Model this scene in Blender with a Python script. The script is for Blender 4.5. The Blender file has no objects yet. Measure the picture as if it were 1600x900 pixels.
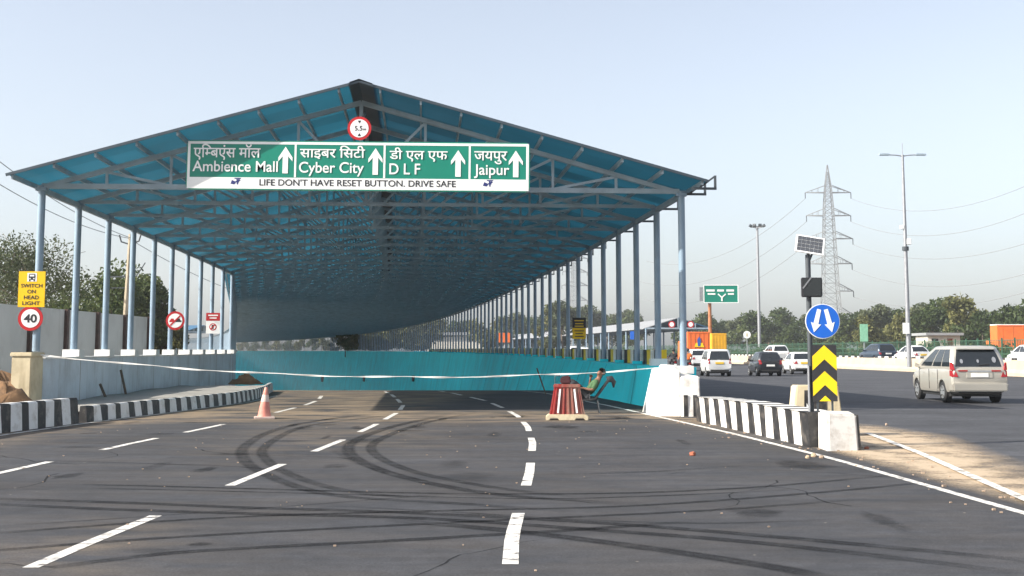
import bpy, bmesh, math, random
from mathutils import Vector, Matrix
random.seed(7)
sc = bpy.context.scene
COL = sc.collection
R = math.radians

# ------------------------------------------------------------------ camera, sky, sun, exposure
F, CH, PITCH, HY = 2000.0, 1.6, R(6.0), 548.0          # focal length in photo pixels, eye height, pitch, horizon row
Y0 = HY - F * math.tan(PITCH)                            # row of the optical axis (the photo is a crop)
cam = bpy.data.cameras.new('camera')
camo = bpy.data.objects.new('camera', cam); COL.objects.link(camo)
camo.location = (0, 0, CH); camo.rotation_euler = (R(90) + PITCH, 0, 0)
cam.sensor_width = 36; cam.lens = 36 * F / 1600; cam.shift_y = -(450 - Y0) / 1600
cam.clip_start = .1; cam.clip_end = 9000
sc.camera = camo

LDIR = Vector((8.6, 3.1, -5.8)).normalized()             # the way the sunlight travels
sun_el = math.asin(-LDIR.z)
world = bpy.data.worlds.new('World'); sc.world = world; world.use_nodes = True
wn = world.node_tree; bg = wn.nodes['Background']
sky = wn.nodes.new('ShaderNodeTexSky'); sky.sky_type = 'NISHITA'; sky.sun_disc = False
sky.sun_elevation = sun_el
sky.sun_rotation = math.atan2(-LDIR.x, -LDIR.y)
sky.altitude = 200; sky.air_density = 1.0; sky.dust_density = 2.6; sky.ozone_density = 2.0
hs = wn.nodes.new('ShaderNodeHueSaturation'); hs.inputs['Saturation'].default_value = .54; hs.inputs['Hue'].default_value = .502
wn.links.new(sky.outputs[0], hs.inputs['Color']); wn.links.new(hs.outputs[0], bg.inputs[0])
bg.inputs[1].default_value = .123
sl = bpy.data.lights.new('sun', 'SUN'); sl.energy = 4.6; sl.angle = R(.5); sl.color = (1, .93, .82)
so = bpy.data.objects.new('sun', sl); COL.objects.link(so); so.location = (-80, -20, 60)
so.rotation_euler = LDIR.to_track_quat('-Z', 'Y').to_euler()
sc.view_settings.view_transform = 'Standard'; sc.view_settings.look = 'None'
sc.view_settings.gamma = 1; sc.view_settings.use_curve_mapping = False
sc.view_settings.exposure = .95
sc.render.engine = 'CYCLES'
sc.cycles.max_bounces = 8; sc.cycles.transparent_max_bounces = 16
sc.cycles.use_denoising = True

def _ray(x, y):
    cp, sp = math.cos(PITCH), math.sin(PITCH)
    a, b = (x - 800) / F, (Y0 - y) / F
    return Vector((a, cp - sp * b, sp + cp * b))
def px(x, y, Y):                                         # world point on the plane Y = const seen at a photo pixel
    d = _ray(x, y); k = Y / d.y
    return Vector((d.x * k, Y, CH + d.z * k))
def gp(x, y, z=0.0):                                     # world point on level ground seen at a photo pixel
    d = _ray(x, y); k = (z - CH) / d.z
    return Vector((d.x * k, d.y * k, z))
def proj(p):
    cp, sp = math.cos(PITCH), math.sin(PITCH)
    q = Vector(p) - Vector((0, 0, CH)); dep = q.y * cp + q.z * sp
    return (800 + F * q.x / dep, Y0 - F * (-q.y * sp + q.z * cp) / dep)

# ------------------------------------------------------------------ materials
def mat(name, col, rough=.7, metal=0, var=.12, scale=3.0, bump=0, bscale=40, dirt=None, dirt_amt=.5, dirt_scale=1.2, spec=.5, coat=0, trans=0):
    m = bpy.data.materials.new(name); m.use_nodes = True
    nt = m.node_tree; N = nt.nodes; L = nt.links; b = N['Principled BSDF']
    b.inputs['Roughness'].default_value = rough; b.inputs['Metallic'].default_value = metal
    b.inputs['Specular IOR Level'].default_value = spec
    if coat: b.inputs['Coat Weight'].default_value = coat; b.inputs['Coat Roughness'].default_value = .06
    tc = N.new('ShaderNodeTexCoord')
    n1 = N.new('ShaderNodeTexNoise'); n1.inputs['Scale'].default_value = scale; n1.inputs['Detail'].default_value = 6
    L.new(tc.outputs['Object'], n1.inputs['Vector'])
    mr = N.new('ShaderNodeMapRange'); mr.inputs['From Min'].default_value = .3; mr.inputs['From Max'].default_value = .7
    mr.inputs['To Min'].default_value = 1 - var; mr.inputs['To Max'].default_value = 1 + var
    L.new(n1.outputs['Fac'], mr.inputs['Value'])
    vm = N.new('ShaderNodeVectorMath'); vm.operation = 'SCALE'; vm.inputs[0].default_value = col[:3]
    L.new(mr.outputs[0], vm.inputs['Scale'])
    out = vm.outputs[0]
    if dirt:
        n2 = N.new('ShaderNodeTexNoise'); n2.inputs['Scale'].default_value = dirt_scale; n2.inputs['Detail'].default_value = 8
        n2.inputs['Roughness'].default_value = .65; L.new(tc.outputs['Object'], n2.inputs['Vector'])
        r2 = N.new('ShaderNodeMapRange'); r2.inputs['From Min'].default_value = .5; r2.inputs['From Max'].default_value = .72
        r2.inputs['To Max'].default_value = dirt_amt; L.new(n2.outputs['Fac'], r2.inputs['Value'])
        mx = N.new('ShaderNodeMix'); mx.data_type = 'RGBA'; L.new(r2.outputs[0], mx.inputs[0]); L.new(out, mx.inputs[6])
        mx.inputs[7].default_value = (*dirt, 1); out = mx.outputs[2]
    L.new(out, b.inputs['Base Color'])
    if bump:
        n3 = N.new('ShaderNodeTexNoise'); n3.inputs['Scale'].default_value = bscale; n3.inputs['Detail'].default_value = 4
        L.new(tc.outputs['Object'], n3.inputs['Vector'])
        bp = N.new('ShaderNodeBump'); bp.inputs['Strength'].default_value = bump; bp.inputs['Distance'].default_value = .02
        L.new(n3.outputs['Fac'], bp.inputs['Height']); L.new(bp.outputs[0], b.inputs['Normal'])
    return m

M = {}
M['steel'] = mat('steel_paint', (.34, .42, .48), .45, 0, .15, 2, dirt=(.12, .14, .16), dirt_amt=.4)
M['column'] = mat('column_paint', (.23, .32, .41), .4, 0, .12, 1.5, dirt=(.2, .2, .19), dirt_amt=.4)
M['darksteel'] = mat('dark_steel', (.05, .06, .07), .5, 0, .2, 3)
M['galv'] = mat('galvanised_steel', (.30, .31, .33), .45, .4, .12, 4)
M['white'] = mat('white_paint', (.78, .77, .74), .65, 0, .05, 2, .1, 30, dirt=(.38, .33, .27), dirt_amt=.75, dirt_scale=3.2)
M['footing'] = mat('footing_paint', (.72, .72, .70), .7, 0, .06, 3, dirt=(.4, .37, .32), dirt_amt=.4)
M['black'] = mat('black_paint', (.022, .022, .024), .55, 0, .25, 4, .1, 30, dirt=(.16, .14, .12), dirt_amt=.8, dirt_scale=4)
M['plaster'] = mat('grey_plaster', (.64, .71, .77), .85, 0, .09, .8, .15, 12, dirt=(.38, .40, .41), dirt_amt=.6, dirt_scale=.7)
M['cream'] = mat('cream_concrete', (.58, .50, .34), .85, 0, .12, 2, .25, 14, dirt=(.34, .27, .17), dirt_amt=.6, dirt_scale=1.8)
M['concrete'] = mat('pale_concrete', (.50, .41, .30), .85, 0, .1, .8, .2, 10, dirt=(.36, .30, .22), dirt_amt=.55, dirt_scale=.5)
M['greyconc'] = mat('grey_concrete', (.30, .29, .27), .9, 0, .15, 1.2, .3, 14, dirt=(.2, .18, .15), dirt_amt=.5)
M['panel'] = mat('grey_panel', (.54, .54, .52), .7, 0, .07, .6, dirt=(.32, .31, .28), dirt_amt=.5, dirt_scale=.5)
M['rust'] = mat('brown_post', (.065, .035, .028), .7, 0, .3, 4)
M['rope'] = mat('white_tape', (.75, .74, .70), .6, 0, .1, 6)
M['soil'] = mat('brown_soil', (.24, .135, .065), .95, 0, .35, 2.5, .8, 9, dirt=(.07, .045, .03), dirt_amt=.9, dirt_scale=1.6)
M['sand'] = mat('pale_sand', (.40, .31, .21), .95, 0, .18, 1.6, .5, 16, dirt=(.30, .17, .11), dirt_amt=.55, dirt_scale=.7)
M['soilground'] = mat('dry_ground', (.20, .16, .10), .95, 0, .25, .15, .4, 3, dirt=(.07, .09, .03), dirt_amt=.8, dirt_scale=.06)
M['stone'] = mat('stone', (.36, .27, .2), .9, 0, .25, 8, .4, 20)
M['brick'] = mat('brick_red', (.42, .14, .08), .9, 0, .25, 12, .4, 30)
M['green'] = mat('sign_green', (.0, .205, .140), .4, 0, .06, 1.2)
M['signwhite'] = mat('sign_white', (.82, .83, .82), .45, 0, .03, 2)
M['letterblack'] = mat('letter_black', (.02, .02, .025), .5)
M['inkblue'] = mat('ink_blue', (.02, .03, .16), .5)
M['signred'] = mat('sign_red', (.46, .012, .016), .4, 0, .06, 4)
M['signblue'] = mat('sign_blue', (.01, .12, .55), .4, 0, .06, 3)
M['yellow'] = mat('sign_yellow', (.85, .52, .0), .45, 0, .05, 4)
M['chevyellow'] = mat('chevron_yellow', (.88, .62, .01), .45, 0, .04, 4)
M['chevblack'] = mat('chevron_black', (.03, .03, .035), .45, 0, .15, 4)
M['cone'] = mat('faded_cone', (.60, .22, .17), .6, 0, .2, 5, dirt=(.5, .38, .3), dirt_amt=.6, dirt_scale=5)
M['conewhite'] = mat('cone_band', (.62, .5, .44), .6, 0, .15, 5)
M['redplastic'] = mat('red_plastic', (.30, .022, .02), .5, 0, .2, 3, dirt=(.28, .20, .15), dirt_amt=1.0, dirt_scale=3.2)
M['maroon'] = mat('maroon_bag', (.055, .012, .016), .8, 0, .3, 7)
M['creamplastic'] = mat('cream_plastic', (.60, .52, .36), .6, 0, .1, 3, dirt=(.3, .22, .13), dirt_amt=.7, dirt_scale=3)
M['rubber'] = mat('tyre_rubber', (.018, .018, .019), .8, 0, .2, 8)
M['alloy'] = mat('alloy_rim', (.55, .56, .57), .35, .7, .05, 4)
M['glass'] = mat('car_glass', (.018, .022, .026), .06, 0, .1, 2, spec=.8)
M['carwhite'] = mat('car_white', (.74, .75, .75), .35, 0, .03, 1, coat=.6)
M['carsilver'] = mat('car_champagne', (.50, .475, .42), .32, .35, .04, 1, coat=.6)
M['cardark'] = mat('car_dark', (.03, .034, .042), .3, .3, .08, 1, coat=.7)
M['carblue'] = mat('car_darkblue', (.035, .055, .085), .3, .3, .08, 1, coat=.7)
M['trim'] = mat('black_trim', (.025, .025, .026), .6, 0, .1, 5)
M['tail'] = mat('tail_lamp', (.34, .006, .009), .2, 0, .1, 8, coat=.5)
M['plateyellow'] = mat('plate_yellow', (.75, .48, .03), .5)
M['platewhite'] = mat('plate_white', (.8, .8, .78), .5)
M['lampglass'] = mat('lamp_glass', (.6, .6, .6), .15, 0, .05)
M['orange'] = mat('orange_truck', (.75, .16, .03), .5, 0, .1, 1.2)
M['truckyellow'] = mat('yellow_truck', (.72, .40, .02), .5, 0, .12, 1.2)
M['truckblue'] = mat('truck_blue', (.03, .10, .38), .5)
M['skin'] = mat('skin', (.22, .11, .07), .6, 0, .08, 10)
M['trouser'] = mat('dark_trousers', (.022, .025, .03), .85, 0, .2, 8)
M['shirtgreen'] = mat('green_shirt', (.05, .11, .045), .85, 0, .25, 7)
M['shirtwhite'] = mat('pale_cloth', (.6, .6, .58), .85, 0, .1, 7)
M['shirtorange'] = mat('orange_cloth', (.7, .16, .03), .85, 0, .1, 7)
M['hair'] = mat('black_hair', (.01, .009, .008), .6)
M['cell'] = mat('solar_cell', (.07, .075, .085), .25, 0, .1, 3, spec=.7)
M['bark'] = mat('bark', (.13, .10, .075), .95, 0, .3, 3, .5, 10)
M['pole'] = mat('concrete_pole', (.42, .36, .27), .9, 0, .12, 2, dirt=(.25, .2, .14), dirt_amt=.5)
M['rustpole'] = mat('orange_rust_pole', (.36, .15, .07), .8, 0, .3, 3)
M['meshgreen'] = mat('fence_green', (.035, .10, .06), .7, 0, .2, .6)
M['house'] = mat('pale_house_wall', (.62, .58, .5), .85, 0, .08, 1)
M['wire'] = mat('wire_metal', (.22, .23, .24), .6)
M['pylon'] = mat('pylon_steel', (.27, .28, .29), .6, .2, .1, 1)
M['shed'] = mat('pale_roofing', (.28, .29, .30), .7, 0, .08, .4)
M['bluepaint'] = mat('blue_roof_sheet', (.035, .12, .22), .6, 0, .1, 1)

def teal_material():
    m = mat('teal_wall_paint', (.004, .80, .93), .6, 0, .10, .35, .12, 8, dirt=(.06, .55, .62), dirt_amt=.5, dirt_scale=.22)
    nt = m.node_tree; N, L = nt.nodes, nt.links; b = N['Principled BSDF']
    src = b.inputs['Base Color'].links[0].from_socket
    tc = N.new('ShaderNodeTexCoord'); mp = N.new('ShaderNodeMapping'); mp.inputs['Scale'].default_value = (.9, .9, .05)
    n = N.new('ShaderNodeTexNoise'); n.inputs['Scale'].default_value = 1; n.inputs['Detail'].default_value = 7
    L.new(tc.outputs['Object'], mp.inputs[0]); L.new(mp.outputs[0], n.inputs['Vector'])
    mr = N.new('ShaderNodeMapRange'); mr.inputs['From Min'].default_value = .56; mr.inputs['From Max'].default_value = .75
    mr.inputs['To Max'].default_value = .55; L.new(n.outputs['Fac'], mr.inputs['Value'])
    mx = N.new('ShaderNodeMix'); mx.data_type = 'RGBA'; L.new(mr.outputs[0], mx.inputs[0]); L.new(src, mx.inputs[6])
    mx.inputs[7].default_value = (.03, .34, .40, 1); L.new(mx.outputs[2], b.inputs['Base Color'])
    return m
M['teal'] = teal_material()
def streaked(m, col, amt, lo=.54, hi=.74):
    nt = m.node_tree; N, L = nt.nodes, nt.links; b = N['Principled BSDF']; src = b.inputs['Base Color'].links[0].from_socket
    tc = N.new('ShaderNodeTexCoord'); mp = N.new('ShaderNodeMapping'); mp.inputs['Scale'].default_value = (2.2, 2.2, .22)
    n = N.new('ShaderNodeTexNoise'); n.inputs['Scale'].default_value = 1.2; n.inputs['Detail'].default_value = 8; n.inputs['Roughness'].default_value = .65
    L.new(tc.outputs['Object'], mp.inputs[0]); L.new(mp.outputs[0], n.inputs['Vector'])
    mr = N.new('ShaderNodeMapRange'); mr.inputs['From Min'].default_value = lo; mr.inputs['From Max'].default_value = hi; mr.inputs['To Max'].default_value = amt
    L.new(n.outputs['Fac'], mr.inputs['Value']); mx = N.new('ShaderNodeMix'); mx.data_type = 'RGBA'; L.new(mr.outputs[0], mx.inputs[0]); L.new(src, mx.inputs[6])
    mx.inputs[7].default_value = (*col, 1); L.new(mx.outputs[2], b.inputs['Base Color'])
streaked(M['plaster'], (.30, .31, .30), .6); streaked(M['cream'], (.25, .19, .11), .7); streaked(M['white'], (.36, .31, .24), .55, .56, .78); streaked(M['panel'], (.34, .32, .28), .45)
streaked(M['redplastic'], (.24, .18, .13), .75, .45, .66)

def roof_material():
    m = bpy.data.materials.new('blue_translucent_sheet'); m.use_nodes = True
    nt = m.node_tree; N, L = nt.nodes, nt.links; b = N['Principled BSDF']; out = N['Material Output']
    b.inputs['Roughness'].default_value = .45
    at = N.new('ShaderNodeAttribute'); at.attribute_name = 'tint'
    n = N.new('ShaderNodeTexNoise'); n.inputs['Scale'].default_value = .8; n.inputs['Detail'].default_value = 6
    tc = N.new('ShaderNodeTexCoord'); L.new(tc.outputs['Object'], n.inputs['Vector'])
    ad = N.new('ShaderNodeMath'); ad.operation = 'MULTIPLY'; L.new(at.outputs['Fac'], ad.inputs[0])
    mr = N.new('ShaderNodeMapRange'); mr.inputs['To Min'].default_value = .75; mr.inputs['To Max'].default_value = 1.25
    L.new(n.outputs['Fac'], mr.inputs['Value']); L.new(mr.outputs[0], ad.inputs[1])
    vm = N.new('ShaderNodeVectorMath'); vm.operation = 'SCALE'; vm.inputs[0].default_value = (.011, .062, .092); L.new(ad.outputs[0], vm.inputs['Scale'])
    L.new(vm.outputs[0], b.inputs['Base Color'])
    vm2 = N.new('ShaderNodeVectorMath'); vm2.operation = 'SCALE'; vm2.inputs[0].default_value = (.011, .094, .145); L.new(ad.outputs[0], vm2.inputs['Scale'])
    tr = N.new('ShaderNodeBsdfTranslucent'); L.new(vm2.outputs[0], tr.inputs['Color'])
    mx = N.new('ShaderNodeMixShader'); mx.inputs[0].default_value = .45
    L.new(b.outputs[0], mx.inputs[1]); L.new(tr.outputs[0], mx.inputs[2]); L.new(mx.outputs[0], out.inputs[0])
    return m
M['roof'] = roof_material()
M['tealdark'] = mat('teal_joint', (.01, .36, .42), .7)
M['ridgecap'] = mat('dark_ridge_sheet', (.045, .065, .085), .6, 0, .2, 1)

def asphalt(name, base, dusty=True):
    m = bpy.data.materials.new(name); m.use_nodes = True
    nt = m.node_tree; N, L = nt.nodes, nt.links; b = N['Principled BSDF']
    b.inputs['Roughness'].default_value = .82; b.inputs['Specular IOR Level'].default_value = .3
    tc = N.new('ShaderNodeTexCoord')
    def noise(s, d=6, r=.6, scl=None):
        n = N.new('ShaderNodeTexNoise'); n.inputs['Scale'].default_value = s; n.inputs['Detail'].default_value = d; n.inputs['Roughness'].default_value = r
        if scl:
            mp = N.new('ShaderNodeMapping'); mp.inputs['Scale'].default_value = scl; L.new(tc.outputs['Object'], mp.inputs[0]); L.new(mp.outputs[0], n.inputs['Vector'])
        else: L.new(tc.outputs['Object'], n.inputs['Vector'])
        return n
    def rng(n, a, c, lo, hi):
        r = N.new('ShaderNodeMapRange'); r.inputs['From Min'].default_value = a; r.inputs['From Max'].default_value = c
        r.inputs['To Min'].default_value = lo; r.inputs['To Max'].default_value = hi; L.new(n, r.inputs['Value']); return r.outputs[0]
    def mul(a, c, op='MULTIPLY'):
        x = N.new('ShaderNodeMath'); x.operation = op; L.new(a, x.inputs[0])
        if isinstance(c, float): x.inputs[1].default_value = c
        else: L.new(c, x.inputs[1])
        return x.outputs[0]
    big = rng(noise(.35, 7, .65).outputs['Fac'], .3, .7, .72, 1.3)
    mid = rng(noise(5, 6, .75).outputs['Fac'], .3, .7, .74, 1.28)
    fine = rng(noise(45, 4, .85).outputs['Fac'], .25, .75, .35, 1.7)
    streak = rng(noise(1, 5, .6, (.25, 2.2, 1)).outputs['Fac'], .35, .7, .8, 1.2)
    s = mul(mul(big, mid), mul(fine, streak))
    vm = N.new('ShaderNodeVectorMath'); vm.operation = 'SCALE'; vm.inputs[0].default_value = base; L.new(s, vm.inputs['Scale'])
    col = vm.outputs[0]
    if dusty:
        at = N.new('ShaderNodeAttribute'); at.attribute_name = 'dust'
        dn = rng(noise(.9, 8, .68, (.6, 1.6, 1)).outputs['Fac'], .40, .68, .02, 1.3)
        d = mul(at.outputs['Fac'], dn)
        d2 = N.new('ShaderNodeMath'); d2.operation = 'MINIMUM'; L.new(d, d2.inputs[0]); d2.inputs[1].default_value = .85
        mx = N.new('ShaderNodeMix'); mx.data_type = 'RGBA'; L.new(d2.outputs[0], mx.inputs[0]); L.new(col, mx.inputs[6])
        dv = N.new('ShaderNodeVectorMath'); dv.operation = 'SCALE'; dv.inputs[0].default_value = (.25, .19, .125); L.new(fine, dv.inputs['Scale'])
        L.new(dv.outputs[0], mx.inputs[7]); col = mx.outputs[2]
    # sparse pale grit
    v = N.new('ShaderNodeTexVoronoi'); v.inputs['Scale'].default_value = 2.6; L.new(tc.outputs['Object'], v.inputs['Vector'])
    g = rng(v.outputs['Distance'], .022, .05, .75, 0)
    pick = rng(v.outputs['Color'], .62, .64, 0, 1)
    g2 = mul(g, pick)
    mx2 = N.new('ShaderNodeMix'); mx2.data_type = 'RGBA'; L.new(g2, mx2.inputs[0]); L.new(col, mx2.inputs[6]); mx2.inputs[7].default_value = (.36, .31, .26, 1)
    L.new(mx2.outputs[2], b.inputs['Base Color'])
    bp = N.new('ShaderNodeBump'); bp.inputs['Strength'].default_value = .35; bp.inputs['Distance'].default_value = .01
    L.new(noise(90, 2).outputs['Fac'], bp.inputs['Height']); L.new(bp.outputs[0], b.inputs['Normal'])
    return m
M['asphalt'] = asphalt('ramp_asphalt', (.041, .043, .049))
M['asphalt2'] = asphalt('carriageway_asphalt', (.058, .060, .067), False)

def worn(name, col, lo, hi, scale, amt=1.0, edge=False):
    """a thin coat (line paint, tyre rubber) worn through to the asphalt in patches"""
    m = bpy.data.materials.new(name); m.use_nodes = True
    nt = m.node_tree; N, L = nt.nodes, nt.links; b = N['Principled BSDF']; out = N['Material Output']
    b.inputs['Roughness'].default_value = .7; b.inputs['Base Color'].default_value = (*col, 1); b.inputs['Specular IOR Level'].default_value = .3
    tc = N.new('ShaderNodeTexCoord'); n = N.new('ShaderNodeTexNoise'); n.inputs['Scale'].default_value = scale; n.inputs['Detail'].default_value = 8; n.inputs['Roughness'].default_value = .7
    L.new(tc.outputs['Object'], n.inputs['Vector'])
    mr = N.new('ShaderNodeMapRange'); mr.inputs['From Min'].default_value = lo; mr.inputs['From Max'].default_value = hi; mr.inputs['To Max'].default_value = amt
    L.new(n.outputs['Fac'], mr.inputs['Value']); fac = mr.outputs[0]
    if edge:
        at = N.new('ShaderNodeAttribute'); at.attribute_name = 'cover'
        n2 = N.new('ShaderNodeTexNoise'); n2.inputs['Scale'].default_value = 22; n2.inputs['Detail'].default_value = 5; n2.inputs['Roughness'].default_value = .8; L.new(tc.outputs['Object'], n2.inputs['Vector'])
        m2 = N.new('ShaderNodeMapRange'); m2.inputs['From Min'].default_value = .3; m2.inputs['From Max'].default_value = .62; m2.inputs['To Min'].default_value = .45; L.new(n2.outputs['Fac'], m2.inputs['Value'])
        x0 = N.new('ShaderNodeMath'); x0.operation = 'MULTIPLY'; L.new(fac, x0.inputs[0]); L.new(m2.outputs[0], x0.inputs[1]); fac = x0.outputs[0]
        x = N.new('ShaderNodeMath'); x.operation = 'MULTIPLY'; L.new(fac, x.inputs[0]); L.new(at.outputs['Fac'], x.inputs[1]); fac = x.outputs[0]
    tr = N.new('ShaderNodeBsdfTransparent'); mx = N.new('ShaderNodeMixShader'); L.new(fac, mx.inputs[0]); L.new(tr.outputs[0], mx.inputs[1]); L.new(b.outputs[0], mx.inputs[2])
    L.new(mx.outputs[0], out.inputs[0])
    return m
M['line'] = worn('worn_line_paint', (.70, .68, .64), .34, .50, 5.0, .95)
M['skid'] = worn('tyre_rubber_film', (.009, .009, .010), .22, .55, 2.4, .95, True)

def leafmat(name, col, col2):
    m = bpy.data.materials.new(name); m.use_nodes = True
    nt = m.node_tree; N, L = nt.nodes, nt.links; b = N['Principled BSDF']; out = N['Material Output']
    b.inputs['Roughness'].default_value = .6; b.inputs['Specular IOR Level'].default_value = .25
    at = N.new('ShaderNodeAttribute'); at.attribute_name = 'tint'
    mx = N.new('ShaderNodeMix'); mx.data_type = 'RGBA'; L.new(at.outputs['Fac'], mx.inputs[0])
    mx.inputs[6].default_value = (*col, 1); mx.inputs[7].default_value = (*col2, 1)
    L.new(mx.outputs[2], b.inputs['Base Color'])
    tr = N.new('ShaderNodeBsdfTranslucent'); L.new(mx.outputs[2], tr.inputs['Color'])
    ms = N.new('ShaderNodeMixShader'); ms.inputs[0].default_value = .3; L.new(b.outputs[0], ms.inputs[1]); L.new(tr.outputs[0], ms.inputs[2])
    L.new(ms.outputs[0], out.inputs[0])
    return m
LEAF = {'dark': leafmat('leaf_dark', (.030, .052, .018), (.075, .10, .03)),
        'mid': leafmat('leaf_mid', (.045, .075, .022), (.12, .14, .045)),
        'pale': leafmat('leaf_pale', (.085, .10, .035), (.20, .19, .065)),
        'olive': leafmat('leaf_olive', (.055, .075, .035), (.13, .145, .075))}

# ------------------------------------------------------------------ helpers
class MB:
    def __init__(s): s.v, s.f, s.m, s.at = [], [], [], None
    def add(s, vs, fs, mi=0):
        o = len(s.v); s.v += [tuple(v) for v in vs]; s.f += [[i + o for i in f] for f in fs]; s.m += [mi] * len(fs); return o
    def hexa(s, p, mi=0):                                # 8 corners: bottom ring 0-3, top ring 4-7
        s.add(p, [(3, 2, 1, 0), (4, 5, 6, 7), (0, 1, 5, 4), (1, 2, 6, 5), (2, 3, 7, 6), (3, 0, 4, 7)], mi); return s
    def box(s, x0, x1, y0, y1, z0, z1, mi=0):
        return s.hexa([(x0, y0, z0), (x1, y0, z0), (x1, y1, z0), (x0, y1, z0), (x0, y0, z1), (x1, y0, z1), (x1, y1, z1), (x0, y1, z1)], mi)
    def bar(s, a, b, w, h=None, mi=0, up=(0, 0, 1)):
        a, b = Vector(a), Vector(b); h = h or w; d = (b - a).normalized(); u = Vector(up)
        if abs(d.dot(u)) > .98: u = Vector((1, 0, 0))
        r = d.cross(u).normalized() * w / 2; t = r.cross(d).normalized() * h / 2
        return s.hexa([a - r - t, a + r - t, a + r + t, a - r + t, b - r - t, b + r - t, b + r + t, b - r + t], mi)
    def tube(s, pts, rad, n=8, mi=0, cap=True):
        pts = [Vector(p) for p in pts]; rr = rad if isinstance(rad, (list, tuple)) else [rad] * len(pts); rings = []
        prev = None
        for i, p in enumerate(pts):
            d = (pts[min(i + 1, len(pts) - 1)] - pts[max(i - 1, 0)]).normalized()
            if prev is None:
                u = Vector((0, 0, 1)) if abs(d.z) < .9 else Vector((1, 0, 0)); prev = d.cross(u).normalized()
            a = (prev - d * prev.dot(d)).normalized(); prev = a; c = d.cross(a)
            rings.append(s.add([p + (a * math.cos(2 * math.pi * k / n) + c * math.sin(2 * math.pi * k / n)) * rr[i] for k in range(n)], []))
        for i in range(len(pts) - 1):
            for k in range(n):
                s.f.append([rings[i] + k, rings[i] + (k + 1) % n, rings[i + 1] + (k + 1) % n, rings[i + 1] + k]); s.m.append(mi)
        if cap:
            s.f.append([rings[0] + k for k in range(n)][::-1]); s.m.append(mi); s.f.append([rings[-1] + k for k in range(n)]); s.m.append(mi)
        return s
    def prism(s, poly, y0, y1, mi=0, fr=None):           # polygon in (x, z), extruded along y
        n = len(poly); vs = [(x, y0, z) for x, z in poly] + [(x, y1, z) for x, z in poly]
        s.add(vs, [list(range(n)), list(range(2 * n - 1, n - 1, -1))] + [[i, i + n, (i + 1) % n + n, (i + 1) % n] for i in range(n)], mi); return s
    def disc(s, c, r, y0, y1, n=32, mi=0):
        return s.prism([(c[0] + r * math.cos(2 * math.pi * k / n), c[1] + r * math.sin(2 * math.pi * k / n)) for k in range(n)], y0, y1, mi)
    def build(s, name, mats, parent=None, smooth=False, bevel=0):
        me = bpy.data.meshes.new(name); me.from_pydata(s.v, [], s.f)
        for m in (mats if isinstance(mats, (list, tuple)) else [mats]): me.materials.append(m)
        me.polygons.foreach_set('material_index', s.m)
        bm = bmesh.new(); bm.from_mesh(me); bmesh.ops.recalc_face_normals(bm, faces=bm.faces)
        if bevel: bmesh.ops.bevel(bm, geom=bm.edges[:], offset=bevel, segments=2, affect='EDGES', clamp_overlap=True)
        bm.to_mesh(me); bm.free()
        if smooth:
            me.polygons.foreach_set('use_smooth', [True] * len(me.polygons))
            if smooth != 'all': me.set_sharp_from_angle(angle=R(38))
        o = bpy.data.objects.new(name, me); COL.objects.link(o)
        if parent: o.parent = parent
        return o
def tag(o, label=None, cat=None, group=None, kind=None):
    for k, v in (('label', label), ('category', cat), ('group', group), ('kind', kind)):
        if v: o[k] = v
    return o
def thing(name, label, cat, loc=(0, 0, 0), rz=0, group=None):
    o = bpy.data.objects.new(name, None); COL.objects.link(o); o.location = loc; o.rotation_euler = (0, 0, rz); o.empty_display_size = .2
    return tag(o, label, cat, group)
def structure(o, cat=None):
    o['kind'] = 'structure'
    return o
def dup(o, loc=None, rz=None, scale=None, label=None, parent=None):
    c = o.copy(); COL.objects.link(c)
    if parent: c.parent = parent
    if loc is not None: c.location = loc
    if rz is not None: c.rotation_euler = (0, 0, rz)
    if scale is not None: c.scale = scale if isinstance(scale, (tuple, list)) else (scale,) * 3
    if label: c['label'] = label
    for ch in list(o.children): dup(ch, parent=c)
    return c
def grid_sheet(name, rows, m, attr=None):
    """rows of points joined into one sheet; attr(p) gives a dust value per vertex"""
    vs = [p for r in rows for p in r]; n = len(rows[0]); fs = []
    for i in range(len(rows) - 1):
        for k in range(n - 1): fs.append((i * n + k, i * n + k + 1, (i + 1) * n + k + 1, (i + 1) * n + k))
    me = bpy.data.meshes.new(name); me.from_pydata([tuple(v) for v in vs], [], fs); me.materials.append(m)
    bm = bmesh.new(); bm.from_mesh(me); bmesh.ops.recalc_face_normals(bm, faces=bm.faces)
    if sum(f.normal.z for f in bm.faces) < 0: bmesh.ops.reverse_faces(bm, faces=bm.faces)
    bm.to_mesh(me); bm.free(); me.polygons.foreach_set('use_smooth', [True] * len(me.polygons))
    if attr:
        a = me.attributes.new('dust', 'FLOAT', 'POINT'); a.data.foreach_set('value', [attr(v.co) for v in me.vertices])
    o = bpy.data.objects.new(name, me); COL.objects.link(o); return o
def islands(bm):
    seen, out = set(), []
    for v in bm.verts:
        if v in seen: continue
        st, g = [v], []; seen.add(v)
        while st:
            a = st.pop(); g.append(a)
            for e in a.link_edges:
                b = e.other_vert(a)
                if b not in seen: seen.add(b); st.append(b)
        out.append(g)
    return sorted(out, key=lambda g: min(v.co.x for v in g))
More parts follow.
